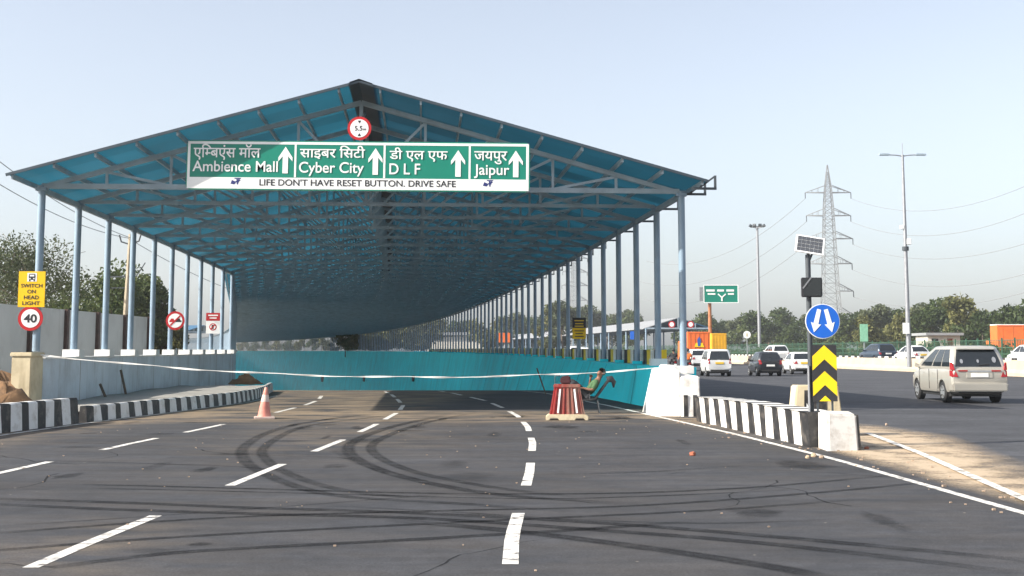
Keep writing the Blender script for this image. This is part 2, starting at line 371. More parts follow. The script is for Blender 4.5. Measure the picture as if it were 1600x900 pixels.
def text(body, parent, m, x, y, z, height=None, width=None, name='lettering', bold=.0, cut=None, anchor='l', thick=.0015):
    """letters standing in the x-z plane facing -y; (x, z) is the lower left corner (or the centre for anchor 'c')"""
    c = bpy.data.curves.new('t', 'FONT'); c.body = body; c.size = 1; indic = any(ord(k) > 0x900 for k in body); c.offset = 0 if indic else bold
    o = bpy.data.objects.new('t', c); COL.objects.link(o)
    me = bpy.data.meshes.new_from_object(o.evaluated_get(bpy.context.evaluated_depsgraph_get())); bpy.data.objects.remove(o)
    bm = bmesh.new(); bm.from_mesh(me); bmesh.ops.remove_doubles(bm, verts=bm.verts, dist=1e-5)
    if cut is not None:                                  # half letter: drop the stem right of cut[1] and close up the word
        isl = islands(bm); g = isl[cut[0]]; shift = cut[2]
        for k in isl[cut[0] + 1:]:
            for v in k: v.co.x -= shift
        gs = set(g); fs = [f for f in bm.faces if f.verts[0] in gs]; es = [e for e in bm.edges if e.verts[0] in gs]
        bmesh.ops.bisect_plane(bm, geom=g + es + fs, plane_co=(cut[1], 0, 0), plane_no=(1, 0, 0), clear_outer=True)
    for i, g in enumerate(islands(bm)):
        for v in g: v.co.z = .0006 * (i % 4) * 1.0
    xs = [v.co.x for v in bm.verts]; ys = [v.co.y for v in bm.verts]
    w0, h0 = max(xs) - min(xs), max(ys) - min(ys)
    sx = (width / w0) if width else height / h0; sy = (height / h0) if height else sx
    x0, y0 = min(xs), min(ys)
    if anchor == 'c': x -= w0 * sx / 2; z -= h0 * sy / 2
    V, Fc = [], []; copies = [(0, 0, 0)] if not indic else [(0, 0, 0), (.022 * sx, 0, -.0028), (0, .02 * sy, -.0056), (.022 * sx, .02 * sy, -.0084)]
    vl = list(bm.verts); ix = {v: i for i, v in enumerate(vl)}
    for dx, dz, dy in copies:
        o0 = len(V); V += [(x + (v.co.x - x0) * sx + dx, y - v.co.z + dy * .35, z + (v.co.y - y0) * sy + dz) for v in vl]
        Fc += [[o0 + ix[v] for v in f.verts] for f in bm.faces]
    bm.free()
    b = MB(); b.v, b.f, b.m = V, Fc, [0] * len(Fc)
    me2 = bpy.data.meshes.new(name); me2.from_pydata(V, [], Fc); me2.materials.append(m)
    ob = bpy.data.objects.new(name, me2); COL.objects.link(ob); ob.parent = parent
    return ob
def smoothstep(a, b, x):
    t = min(1, max(0, (x - a) / (b - a))); return t * t * (3 - 2 * t)
def interp(tab, x):
    if x <= tab[0][0]: return tab[0][1]
    for (a, b), (c, d) in zip(tab, tab[1:]):
        if x <= c: return b + (d - b) * (x - a) / (c - a)
    (a, b), (c, d) = tab[-2:]
    return d + (d - b) / (c - a) * (x - c)

# ------------------------------------------------------------------ the curved line the ramp and its canopy follow
TY = 33.5
def ridge_pt(t): return Vector((-4.0 - .07 * t - .00027 * t * t, TY + t, 0))
def normal(t):
    m = -.07 - .00054 * t; return Vector((1, -m, 0)).normalized()
def wl(t): return 8.2 + (22 * (1 - math.exp(-(t - 36) / 180)) if t > 36 else 0)
WR = 8.5
def off(t, d, z=0.0):
    p = ridge_pt(t) + normal(t) * d; return Vector((p.x, p.y, z))
def road_z(Y):
    u = Y - 45
    if u <= 0: return 0.0
    return -.5 * .00205 * u * u if u < 19.5 else -(.39 + .04 * (u - 19.5))
TEND = 690

# ------------------------------------------------------------------ ground, roads
def edge_l(t): return off(t, -wl(t) - .28)               # outer faces of the two walls
def edge_r(t): return off(t, WR + .42)
ts = [0, 4, 9, 15, 22, 30, 40, 52, 66, 82, 100, 125, 150, 180, 215, 255, 300, 350, 410, 480, TEND]
left = [[(-3500, edge_l(t).y, -.03), (-300, edge_l(t).y, -.03), (edge_l(t).x - 30, edge_l(t).y, -.03), (edge_l(t).x, edge_l(t).y, -.03)] for t in ts]
right = [[(edge_r(t).x, edge_r(t).y, -.03), (edge_r(t).x + 40, edge_r(t).y, -.03), (400, edge_r(t).y, -.03), (3500, edge_r(t).y, -.03)] for t in ts]
gb = MB()
def strip(rows):
    n = len(rows[0]); o = gb.add([p for r in rows for p in r], [])
    for i in range(len(rows) - 1):
        for k in range(n - 1): gb.f.append([o + i * n + k, o + i * n + k + 1, o + (i + 1) * n + k + 1, o + (i + 1) * n + k]); gb.m.append(0)
strip(left); strip(right)
strip([[(-3500, -400, -.03), (left[0][-1][0], -400, -.03), (right[0][0][0], -400, -.03), (3500, -400, -.03)],
       [(-3500, left[0][-1][1], -.03), left[0][-1], right[0][0], (3500, right[0][0][1], -.03)]])
strip([[(-3500, left[-1][-1][1], -.03), left[-1][-1], right[-1][0], (3500, right[-1][0][1], -.03)], [(-3500, 6500, -.03), (-400, 6500, -.03), (0, 6500, -.03), (3500, 6500, -.03)]])
structure(gb.build('ground', M['soilground']))

def dust(p):
    x, y = p.x, p.y
    d = .07
    d += .75 * smoothstep(27.5, 31, y) * (1 - smoothstep(33.8, 35.2, y + .04 * x)) * smoothstep(-11, -9, x)
    lf = smoothstep(-1.8, -4.2, x - .12 * (y - 34)); d += .8 * lf * smoothstep(30, 34, y) * (1 - smoothstep(58, 66, y))
    d += .55 * smoothstep(-7.6, -9.6, x) * smoothstep(16, 24, y)
    d += .35 * math.exp(-((x + 3.2) ** 2) / 3 - ((y - 25) ** 2) / 16)
    d += .5 * smoothstep(3.0, 4.4, x + (y - 30) * .1) * smoothstep(20, 30, y) * (1 - smoothstep(34, 38, y))
    d += .28 * math.exp(-((x + 3.6) ** 2) / .5 - ((y - 10.5) ** 2) / 3)
    return d
rows = []
Y = 2.0
while Y < 33.4:
    xl = -11.2; xr = 6.6 - 1.6 * smoothstep(20, 33, Y)
    if Y > 31: xl = -11.2 - 1.2 * (Y - 31) / 2.4
    rows.append([(xl + (xr - xl) * k / 56, Y, 0) for k in range(57)]); Y += .6
t = 0.0
while t < TEND:
    a, b = off(t, -wl(t) + .02), off(t, WR - .1)
    rows.append([(a.x + (b.x - a.x) * k / 56, a.y + (b.y - a.y) * k / 56, road_z(a.y + (b.y - a.y) * k / 56)) for k in range(57)])
    t += .7 if t < 40 else (3 if t < 120 else 10)
structure(grid_sheet('ramp_road', rows, M['asphalt'], dust))

def barrier_x(Y): return 36 - .05 * Y - .00022 * max(0, Y - 140) ** 2
rows = []
for Y in [-60, -20, 0, 8, 14, 18, 22, 26, 30, 33.9, 38, 44, 52, 62, 75, 90, 110, 135, 165, 200, 240, 290, 350, 420, 500, 600]:
    if Y < 34: xl = 5.6 if Y < 20 else 5.6 + .35 * smoothstep(20, 25, Y) - .2 * smoothstep(26, 33, Y)
    else:
        tt = Y - TY + 1; xl = off(tt, WR + .45).x
    rows.append([(xl + (barrier_x(Y) - xl) * k / 12, Y, -.008) for k in range(13)])
structure(grid_sheet('carriageway_road', rows, M['asphalt2']))
rows = [[(barrier_x(Y) + .8 + 21 * k / 4, Y, .5) for k in range(5)] for Y in (-40, 30, 60, 90, 120, 150, 190, 240, 300, 380, 480, 600)]
rows = [[(r[0][0] - .02, r[0][1], -.03)] + r + [(r[-1][0] + 1.5, r[-1][1], -.03)] for r in rows]
structure(grid_sheet('far_carriageway', rows, M['asphalt2']))

# line paint
lp = MB()
def ribbon(mb, pts, w, z=.004, follow=True):
    pts = [Vector(p) for p in pts]
    for i in range(len(pts) - 1):
        pass
    L = []
    for i, p in enumerate(pts):
        d = (pts[min(i + 1, len(pts) - 1)] - pts[max(i - 1, 0)]); d.z = 0; d.normalize(); n = Vector((d.y, -d.x, 0)) * w / 2
        zz = (road_z(p.y) if follow else 0) + z
        L.append(((p.x - n.x, p.y - n.y, zz), (p.x + n.x, p.y + n.y, zz)))
    o = mb.add([q for a in L for q in a], [])
    for i in range(len(L) - 1): mb.f.append([o + 2 * i, o + 2 * i + 1, o + 2 * i + 3, o + 2 * i + 2]); mb.m.append(0)
line_a = [(9, -.02), (11.3, .0), (17.1, .23), (22.5, .36), (27.4, .33), (32, .13), (36, -.22), (41.6, -.85), (46, -1.7), (52, -2.7), (60, -3.9), (75, -6), (120, -12)]
line_b = [(8, -3.6), (11, -3.54), (12.7, -3.47), (18.4, -3.25), (23.4, -3.05), (27.8, -2.97), (34, -2.98), (38, -3.2), (42, -3.7), (48, -4.5), (60, -6.3), (75, -8.5), (120, -15)]
line_c = [(10, -6.9), (17.7, -6.72), (22.5, -6.6), (27, -6.35), (33, -6.15), (38, -6.1), (42, -6.3), (47, -6.9), (60, -8.7), (75, -11), (120, -18)]
def seg(tab, a, b):
    n = max(2, int((b - a) / .6)); return [(interp(tab, a + (b - a) * k / n), a + (b - a) * k / n, 0) for k in range(n + 1)]
for tab, ds in ((line_a, [(9.85, 12.9), (15.5, 18.6), (20.8, 23.9), (25.9, 29.2), (31.2, 34.3), (36.4, 39.5), (41.6, 44.7), (46.8, 49.9), (52, 55.1), (57.5, 60)]),
                (line_b, [(9.7, 12.7), (15.5, 18.4), (20.7, 23.4), (25.6, 28.4), (30.3, 33.3), (35.2, 38.2), (40, 43), (44.6, 47.6), (49.5, 52.5)]),
                (line_c, [(15.8, 18.8), (21.0, 23.8), (25.5, 28.3), (33.6, 36.4), (38.2, 41.2), (43.2, 46)])):
    for a, b in ds: ribbon(lp, seg(tab, a, b), .125)
edge_right = [(4, 5.5), (10, 5.2), (12.7, 5.08), (19.2, 4.78), (25, 4.3), (29.9, 3.75), (38, 2.8), (41, 2.35), (50, 1.2), (60, -.6), (75, -3)]
edge_left = [(10, -10.0), (24.6, -9.72), (28.6, -9.45), (33.7, -8.85), (40, -8.25), (46, -8.4), (52, -9.4)]
ribbon(lp, seg(edge_right, 8, 60), .12); ribbon(lp, seg(edge_left, 14, 46), .11)
carr = [(5, 4.75), (13.5, 5.42), (16, 5.75), (20, 6.3), (25, 6.85)]
ribbon(lp, seg(carr, 12, 25), .13, .03, False)
structure(lp.build('road_markings', M['line']))

# rubber left by braking and turning tyres
sk = MB(); cover = []
def skid(pix, w=.2, k=1.0):
    P = [gp(x, y) for x, y in pix]; Q = []
    for i in range(len(P) - 1):                          # Catmull-Rom through the points
        a, b, c, d = P[max(i - 1, 0)], P[i], P[i + 1], P[min(i + 2, len(P) - 1)]
        for s in range(8):
            u = s / 8; Q.append(.5 * ((2 * b) + (c - a) * u + (2 * a - 5 * b + 4 * c - d) * u * u + (3 * b - a - 3 * c + d) * u ** 3))
    Q.append(P[-1]); o = len(sk.v); n = len(Q)
    for i, p in enumerate(Q):
        d = Q[min(i + 1, n - 1)] - Q[max(i - 1, 0)]; nn = Vector((d.y, -d.x, 0)).normalized() * w / 2; end = min(1, i / 6, (n - 1 - i) / 6)
        for j, c in ((-1, 0), (-.55, 1), (0, .8), (.55, 1), (1, 0)):
            sk.v.append((p.x + nn.x * j, p.y + nn.y * j, .0025)); cover.append(c * end * k * random.uniform(.8, 1))
    for i in range(n - 1):
        for j in range(4): sk.f.append([o + i * 5 + j, o + i * 5 + j + 1, o + i * 5 + j + 6, o + i * 5 + j + 5]); sk.m.append(0)
for pix, w, k in (
    ([(590, 646), (500, 657), (430, 672), (383, 697), (385, 722), (440, 752), (530, 775), (700, 786), (900, 800)], .24, .65),
    ([(640, 646), (540, 657), (470, 668), (415, 697), (418, 720), (470, 748), (560, 770), (700, 780)], .22, .6),
    ([(700, 648), (620, 665), (560, 686), (545, 706), (590, 733), (680, 757), (800, 775), (1000, 788)], .26, .75),
    ([(740, 645), (660, 662), (595, 686), (582, 706), (640, 735), (760, 760), (900, 777)], .22, .7),
    ([(520, 700), (560, 722), (640, 748), (740, 768)], .25, .4),
    ([(110, 757), (250, 760), (400, 764), (620, 770), (800, 772), (1000, 770), (1200, 760), (1400, 742)], .16, 1),
    ([(110, 762), (400, 769), (800, 779), (1000, 776), (1250, 765)], .12, .8),
    ([(-60, 778), (200, 786), (400, 794), (600, 800), (900, 815), (1200, 838), (1700, 885)], .24, 1),
    ([(-60, 786), (200, 797), (400, 803), (650, 810), (900, 826), (1200, 850), (1600, 896)], .24, 1),
    ([(-60, 838), (200, 818), (420, 806), (700, 798), (1000, 790), (1300, 768), (1460, 752)], .16, 1),
    ([(-60, 865), (150, 848), (350, 835), (600, 822), (850, 810), (1100, 798), (1350, 780)], .16, 1),
    ([(60, 890), (250, 866), (420, 855), (650, 843), (900, 828), (1080, 815)], .2, .95),
    ([(600, 812), (800, 830), (1000, 855), (1200, 885), (1300, 905)], .28, .95),
    ([(500, 790), (700, 800), (900, 812), (1100, 818), (1300, 812)], .12, .6),
    ([(0, 822), (160, 812), (330, 800), (520, 786), (720, 770)], .10, .5),
    ([(800, 742), (1000, 738), (1200, 725)], .2, .35), ([(60, 720), (220, 724), (380, 730), (500, 742)], .14, .5),
    ([(-40, 690), (120, 692), (330, 700)], .12, .4)):
    skid(pix, w, k)
rk = random.Random(21)
def stain(x, y, rx, ry, k):
    n = 16; o = len(sk.v); sk.v.append((x, y, .0022)); cover.append(k)
    for ring, c in ((.55, k * .8), (1, 0)):
        for i in range(n): a_ = 2 * math.pi * i / n; q_ = rk.uniform(.75, 1.25); sk.v.append((x + math.cos(a_) * rx * ring * q_, y + math.sin(a_) * ry * ring * q_, .0022)); cover.append(c)
    for i in range(n):
        sk.f.append([o, o + 1 + i, o + 1 + (i + 1) % n]); sk.f.append([o + 1 + i, o + 1 + n + i, o + 1 + n + (i + 1) % n, o + 1 + (i + 1) % n]); sk.m += [0, 0]
for _ in range(46): stain(rk.uniform(-9, 4.5), rk.uniform(9.5, 32), rk.uniform(.05, .5), rk.uniform(.08, .9), rk.uniform(.25, .75))
def crack(x, y, a_, n):
    P = [Vector((x, y, 0))]
    for _ in range(n): a_ += rk.uniform(-.5, .5); P.append(P[-1] + Vector((math.cos(a_), math.sin(a_), 0)) * rk.uniform(.15, .4))
    o = len(sk.v)
    for i, p in enumerate(P):
        w = .012 * (1 - i / len(P)) + .004
        sk.v += [(p.x - w, p.y - w * .5, .0024), (p.x + w, p.y + w * .5, .0024)]; cover.extend([1, 1])
    for i in range(len(P) - 1): sk.f.append([o + 2 * i, o + 2 * i + 1, o + 2 * i + 3, o + 2 * i + 2]); sk.m.append(0)
for _ in range(16): crack(rk.uniform(-8, 4), rk.uniform(9.5, 22), rk.choice((0, 1.5, 3.1, 4.6)) + rk.uniform(-.4, .4), rk.randint(6, 16))
sko = sk.build('tyre_marks', M['skid'])
a = sko.data.attributes.new('cover', 'FLOAT', 'POINT'); a.data.foreach_set('value', cover); structure(sko)

# sandy strip between ramp and carriageway
rs = random.Random(3)
def blob(name, poly, m, z0=.006, hgt=.05, n=18, seed=1):
    rr = random.Random(seed); cx = sum(p[0] for p in poly) / len(poly); cy = sum(p[1] for p in poly) / len(poly)
    P = []
    for (x0, y0), (x1, y1) in zip(poly, poly[1:] + poly[:1]):
        for k in range(6): P.append((x0 + (x1 - x0) * k / 6 + rr.uniform(-.09, .09), y0 + (y1 - y0) * k / 6 + rr.uniform(-.2, .2)))
    mb = MB(); N_ = len(P); rings = 7; idx = []
    for r_ in range(rings):
        s = 1 - r_ / rings
        idx.append(mb.add([(cx + (x - cx) * s, cy + (y - cy) * s, z0 - .006 * (r_ == 0) + hgt * (1 - s ** 2.0) + (rr.uniform(-.25, .25) * hgt if r_ else 0)) for x, y in P], []))
    for r_ in range(rings - 1):
        for k in range(N_): mb.f.append([idx[r_] + k, idx[r_] + (k + 1) % N_, idx[r_ + 1] + (k + 1) % N_, idx[r_ + 1] + k]); mb.m.append(0)
    mb.f.append([idx[-1] + k for k in range(N_)]); mb.m.append(0)
    return mb.build(name, m, smooth='all')
M['sandfade'] = worn('thin_sand', (.46, .36, .25), .27, .56, 1.6, 1, True)
poly = [(5.5, 9.5), (6.3, 13), (7.5, 19), (8.4, 24.5), (8.0, 28), (6.6, 31.5), (4.7, 32.2), (4.2, 30), (4.75, 24), (5.0, 20.6), (5.15, 15)]
cx_, cy_ = 6.1, 23.0; vs, cv, fs = [], [], []; P = []
for (x0, y0), (x1, y1) in zip(poly, poly[1:] + poly[:1]):
    for k in range(5): P.append((x0 + (x1 - x0) * k / 5, y0 + (y1 - y0) * k / 5))
for r_ in range(11):
    s_ = 1 - r_ / 10.5
    for x, y in P: vs.append((cx_ + (x - cx_) * s_, cy_ + (y - cy_) * s_, .006)); cv.append(min(1.6, r_ / 3.0))
for r_ in range(10):
    for k in range(len(P)): a_ = r_ * len(P); fs.append((a_ + k, a_ + (k + 1) % len(P), a_ + len(P) + (k + 1) % len(P), a_ + len(P) + k))
fs.append([10 * len(P) + k for k in range(len(P))])
mb = MB(); mb.v, mb.f, mb.m = vs, [list(f) for f in fs], [0] * len(fs)
o = mb.build('sandy_verge', M['sandfade']); a_ = o.data.attributes.new('cover', 'FLOAT', 'POINT'); a_.data.foreach_set('value', cv); structure(o)
structure(blob('sand_bank', [(5.1, 25), (5.9, 24.2), (6.3, 26), (6.0, 29), (5.2, 30.8), (4.7, 30.9), (4.6, 29)], M['sand'], .03, .26, seed=5))

# ------------------------------------------------------------------ the two ramp walls
def wall_top_l(t): return 1.38 + .0006 * min(t, 200)
def wall_top_r(t): return 1.16 + .10 * smoothstep(0, 60, t) + .0009 * min(t, 250)
tw = [0, 3, 6, 10, 14, 19, 24, 30, 37, 45, 54, 64, 76, 90, 105, 122, 140, 160, 182, 205, 230, 258, 290, 325, 365, 410, 460, 510, TEND]
def wall_mesh(prof, ts_):
    mb = MB(); idx = []
    for t in ts_: idx.append(mb.add(prof(t), []))
    n = len(prof(0))
    for a, b in zip(idx, idx[1:]):
        for k in range(n): mb.f.append([a + k, a + (k + 1) % n, b + (k + 1) % n, b + k]); mb.m.append(0)
    mb.f.append([idx[0] + k for k in range(n)]); mb.f.append([idx[-1] + k for k in range(n)][::-1]); mb.m += [0, 0]
    return mb
lw = tag(thing('ramp_wall', 'grey plastered wall carrying the left row of canopy columns', 'wall', off(0, -wl(0))), kind='thing')
def rel(o, par): o.parent = par; o.matrix_parent_inverse = Matrix.Translation(-par.location); return o
def prof_l(t):
    d = -wl(t); zb = road_z(off(t, d).y) - .4
    return [off(t, d + .10, zb), off(t, d + .10, wall_top_l(t)), off(t, d - .30, wall_top_l(t)), off(t, d - .30, zb)]
rel(wall_mesh(prof_l, [.36] + tw[1:]).build('wall_face', M['plaster']), lw)
def prof_lc(t):
    d = -wl(t); z = wall_top_l(t) + .002
    return [off(t, d + .13, z), off(t, d + .13, z + .05), off(t, d - .33, z + .05), off(t, d - .33, z)]
rel(wall_mesh(prof_lc, [.40] + tw[1:]).build('coping', M['footing']), lw)
mb = MB(); p = off(0, -wl(0)); mb.box(p.x - .40, p.x + .09, p.y - .55, p.y + .30, -.1, 1.45); mb.box(p.x - .44, p.x + .12, p.y - .58, p.y + .33, 1.452, 1.56)
rel(mb.build('end_pillar', M['cream'], bevel=.02), lw)
rw = tag(thing('ramp_wall', 'bright teal wall curving along the right side of the ramp', 'wall', off(0, WR)), kind='thing')
def prof_r(t):
    zb = road_z(off(t, WR).y) - .4; zt = wall_top_r(t); bat = .10 * (zt - zb)
    return [off(t, WR - .34 - bat - .45 * smoothstep(2, 12, t), zb), off(t, WR - .34, zt), off(t, WR + .4, zt), off(t, WR + .4, zb)]
rel(wall_mesh(prof_r, tw).build('wall_face', M['teal']), rw)
# small drain openings in the far part of the teal wall
for x, y, tt in ((652, 591.5, 169), (575, 591.5, 266), (510, 592, 372)):
    best = min((abs(proj(off(k, WR - .5))[0] - x), k) for k in range(60, 500))[1]
    s = best / 60.0
    Yk = off(best, WR).y; z = px(x, y, Yk).z; zb = road_z(Yk) - .4; zt = wall_top_r(best)
    d = WR - .34 - (.10 * (zt - zb) + .45) * (zt - z) / (zt - zb); h = 4.0 * Yk / F
    a, b = off(best - h * 3.2, d - .35, z), off(best + h * 3.2, d + .05, z)
    mb = MB(); nrm = normal(best)
    mb.bar(off(best - h * 3.0, d - .02, z), off(best + h * 3.0, d - .02, z), .5, h * 2.2)
    rel(mb.build('drain_opening', M['black']), rw)
for k in range(26):
    t = 5 + 6.0 * k; zb = road_z(off(t, WR).y) - .3; zt = wall_top_r(t); bt_ = .10 * (zt - zb + .1) + .45 * smoothstep(2, 12, t)
    rel(MB().bar(off(t, WR - .34 - bt_, zb), off(t, WR - .342, zt - .02), .05, .012, up=(1, 0, 0)).build('panel_joint', M['tealdark']), rw)
for k in range(10):
    t = 4 + 5.2 * k; p0_ = off(t, -wl(t) + .101)
    rel(MB().bar((p0_.x, p0_.y, road_z(p0_.y) - .2), (p0_.x, p0_.y, wall_top_l(t) - .01), .025, .008, up=(1, 0, 0)).build('panel_joint', M['greyconc']), lw)
# painted end block of the right wall
mb = MB(); a = off(0, WR)
x0, x1, y0 = a.x - 1.06, a.x + .12, a.y - 2.2
mb.hexa([(x0 + .1, y0, -.05), (x1 - .45, y0 - .1, -.05), (x1 - .45, a.y - .02, -.05), (x0, a.y - .02, -.05), (x0 + .14, y0 + .03, 1.12), (x1 - .45, y0 - .05, 1.12), (x1 - .45, a.y - .02, 1.15), (x0 + .28, a.y - .02, 1.15)])
mb.hexa([(x1 - .447, y0 - .3, -.05), (x1 + .02, y0 - .3, -.05), (x1 + .02, a.y + .5, -.05), (x1 - .447, a.y + .5, -.05), (x1 - .447, y0 - .26, .98), (x1, y0 - .26, .98), (x1, a.y + .5, 1.0), (x1 - .447, a.y + .5, 1.0)])
mb.box(x1 - .72, x1 - .47, y0 + .6, a.y - .1, 1.13, 1.24)
rel(mb.build('end_block', M['white'], bevel=.03), rw)
for xx in (x1 - .40, x1 - .17):
    mb = MB(); mb.box(xx, xx + .1, y0 - .306, y0 - .29, .0, .52); rel(mb.build('painted_bar', M['black']), rw)
# banded parapet kerb on top of the wall, behind the columns
mb = MB(); t = 4.0; k = 0
while t < 150:
    L_ = .62; z = wall_top_r(t) + .003
    p = [off(t, WR + .24, z), off(t + L_, WR + .24, z), off(t + L_, WR + .39, z), off(t, WR + .39, z)]
    mb.hexa(p + [q + Vector((0, 0, .46)) for q in p], k % 3); t += L_; k += 1
rel(mb.build('banded_parapet', [M['chevyellow'], M['black'], M['white']]), rw)

# ------------------------------------------------------------------ the canopy
ZE, ZR = 5.97, 8.45                                      # eave and ridge of the sheeting
can = thing('road_canopy', 'long curved blue sheeted canopy on slim columns over the ramp', 'canopy', off(0, 0))
def roof_at(t, d):                                       # sheet height at offset d from the ridge line
    w = (wl(t) if d < 0 else WR) + .5
    return ZR + (ZE - ZR) * min(1, abs(d) / w)
# sheeting
for side in (-1, 1):
    vs, fs, tint = [], [], []
    tt = [-1.35 + 1.15 * k for k in range(int(120 / 1.15))]; tt += [tt[-1] + 2.3 * (k + 1) for k in range(int((TEND - 120) / 2.3))]
    nd = 7; rr = random.Random(11 + side)
    for t in tt:
        w = (wl(t) if side < 0 else WR) + .5
        for k in range(nd):
            d = side * (.02 + (w - .02) * k / (nd - 1)); vs.append(off(t, d, roof_at(t, d)))
    for i in range(len(tt) - 1):
        sheet = [rr.uniform(.7, 1.3) for _ in range(3)]
        for k in range(nd - 1):
            fs.append((i * nd + k, i * nd + k + 1, (i + 1) * nd + k + 1, (i + 1) * nd + k)); tint.append(sheet[k // 2] * rr.uniform(.95, 1.05))
    mb = MB(); mb.v = [tuple(v) for v in vs]; mb.f = [list(f) for f in fs]; mb.m = [0] * len(fs)
    o = rel(mb.build('roof_sheeting', M['roof']), can)
    a = o.data.attributes.new('tint', 'FLOAT', 'FACE'); a.data.foreach_set('value', tint)
# ridge cap: opaque folded sheet just over the joint, and its lining under it
mb = MB(); prev = None
for t in [-1.4 + 3 * k for k in range(int(TEND / 3))]:
    r_ = [off(t, -.24, roof_at(t, .24) + .03), off(t, 0, ZR + .05), off(t, .34, roof_at(t, .34) + .03), off(t, .36, roof_at(t, .36) - .05), off(t, 0, ZR - .04), off(t, -.26, roof_at(t, .26) - .05)]
    i = mb.add(r_, [])
    if prev is not None:
        for k in range(6): mb.f.append([prev + k, prev + (k + 1) % 6, i + (k + 1) % 6, i + k]); mb.m.append(0)
    prev = i
rel(mb.build('ridge_cap', M['ridgecap']), can)
mb = MB()  # added pale tube, painting the bright light gap along the far ridge
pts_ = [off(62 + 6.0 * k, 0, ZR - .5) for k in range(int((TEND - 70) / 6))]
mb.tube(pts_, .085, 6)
rel(mb.build('painted_ridge_light', M['footing']), can)
# purlins (lengthwise bars under the sheeting)
mb = MB()
for side in (-1, 1):
    for k in range(9):
        fr = .06 + .93 * k / 8; t = -1.3; pts = []
        while t < TEND - 6:
            t2 = t + (2.3 if t < 60 else 6)
            def q(t_): 
                w = (wl(t_) if side < 0 else WR) + .45; d = side * w * fr; return off(t_, d, roof_at(t_, d) - .09)
            mb.bar(q(t), q(t2), .05, .12); t = t2
rel(mb.build('purlins', M['steel']), can)
# verge flashing along the front edge
mb = MB()
for side in (-1, 1):
    w = (wl(0) if side < 0 else WR) + .5
    mb.bar(off(-1.36, 0, ZR - .02), off(-1.36, side * w, ZE - .02), .04, .07)
rel(mb.build('verge_trim', M['ridgecap']), can)
# trusses, columns, footings, gutter brackets
frames = [3.6 * k for k in range(int(TEND / 3.6))]
def truss_mb(t, full=True):
    mb = MB(); c = off(t, 0); n = normal(t); fwd = Vector((-n.y, n.x, 0)); W = {-1: wl(t), 1: WR}
    zb = 5.85; up = fwd
    mb.bar(off(t, -W[-1], zb), off(t, W[1], zb), .10 if t > 1 else .13, .09 if t > 1 else .13, up=up)
    for s in (-1, 1):
        top = lambda d: roof_at(t, d) - .30
        mb.bar(off(t, 0, ZR - .30), off(t, s * (W[s] + .1), top(s * (W[s] + .1))), .12, .14, up=up)
        npan = 5 if W[s] < 12 else int(W[s] / 2.0)
        if not full: npan = 3
        for k in range(1, npan):
            d = s * W[s] * k / npan
            mb.bar(off(t, d, zb), off(t, d, top(d)), .07, .07, up=up)
            if k < npan:
                d2 = s * W[s] * (k - 1) / npan
                if top(d) - zb > .15: mb.bar(off(t, d2, zb + .03), off(t, d, top(d) - .05), .07, .07, up=up)
        if full:
            d = s * W[s] * (npan - 1) / npan
    mb.bar(off(t, 0, zb), off(t, 0, ZR - .3), .1, .1, up=up)
    return mb
rest_t, rest_c, rest_f = MB(), MB(), MB()
def col_mb(t, d, zb):
    mb = MB(); p0, p1 = off(t, d, zb), off(t, d, 5.86); mb.tube([p0, p1], .095, 10); mb.box(p1.x - .14, p1.x + .14, p1.y - .1, p1.y + .1, 5.72, 5.80); return mb
def foot_mb(t, d, zb):
    mb = MB(); p = off(t, d); w = .24 if d < 0 or t < 4 else .15; mb.box(p.x - w, p.x + w, p.y - w, p.y + w, zb, zb + (.2 if w > .2 else .1)); return mb
def merge(a, b): a.add(b.v, b.f)
for i, t in enumerate(frames):
    tm = truss_mb(t, i < 80)
    if i < 98: rel(tm.build('truss', M['steel']), can)
    else: merge(rest_t, tm)
    for s in (-1, 1):
        d = -wl(t) if s < 0 else WR + .06
        zb = (wall_top_l(t) + .05 if s < 0 else wall_top_r(t)) + .003
        if i == 0: zb = 1.565 if s < 0 else 1.003
        cm, fm = col_mb(t, d, zb + .02), foot_mb(t, d, zb)
        if i < 49:
            rel(cm.build('column', M['column'], smooth=True), can)
            if i > 0 or s > 0: rel(fm.build('footing', M['footing'] if s < 0 or i < 2 else M['teal']), can)
        else: merge(rest_c, cm); merge(rest_f, fm)
tag(rel(rest_t.build('truss', M['steel']), can), kind='stuff'); tag(rel(rest_c.build('column', M['column']), can), kind='stuff'); tag(rel(rest_f.build('footing', M['footing']), can), kind='stuff')
for i, t in enumerate([-1.2] + [3.6 * k for k in range(50)]):
    mb = MB(); p = lambda d, z: off(t, d, z)
    mb.bar(p(WR + .1, 5.78), p(WR + .74, 5.78), .06, .06); mb.bar(p(WR + .71, 5.8), p(WR + .71, 6.12), .06, .06); mb.bar(p(WR + .3, 5.80), p(WR + .7, 6.1), .045, .045)
    rel(mb.build('gutter_bracket', M['darksteel']), can)
# eave beams
for side in (-1, 1):
    t = 0; mb = MB()
    while t < TEND - 8:
        t2 = t + (4.6 if t < 100 else 9.2); d1 = -wl(t) if side < 0 else WR + .06; d2 = -wl(t2) if side < 0 else WR + .06
        mb.bar(off(t, d1, 5.74), off(t2, d2, 5.74), .1, .14); t = t2
    rel(mb.build('eave_beam', M['steel']), can)

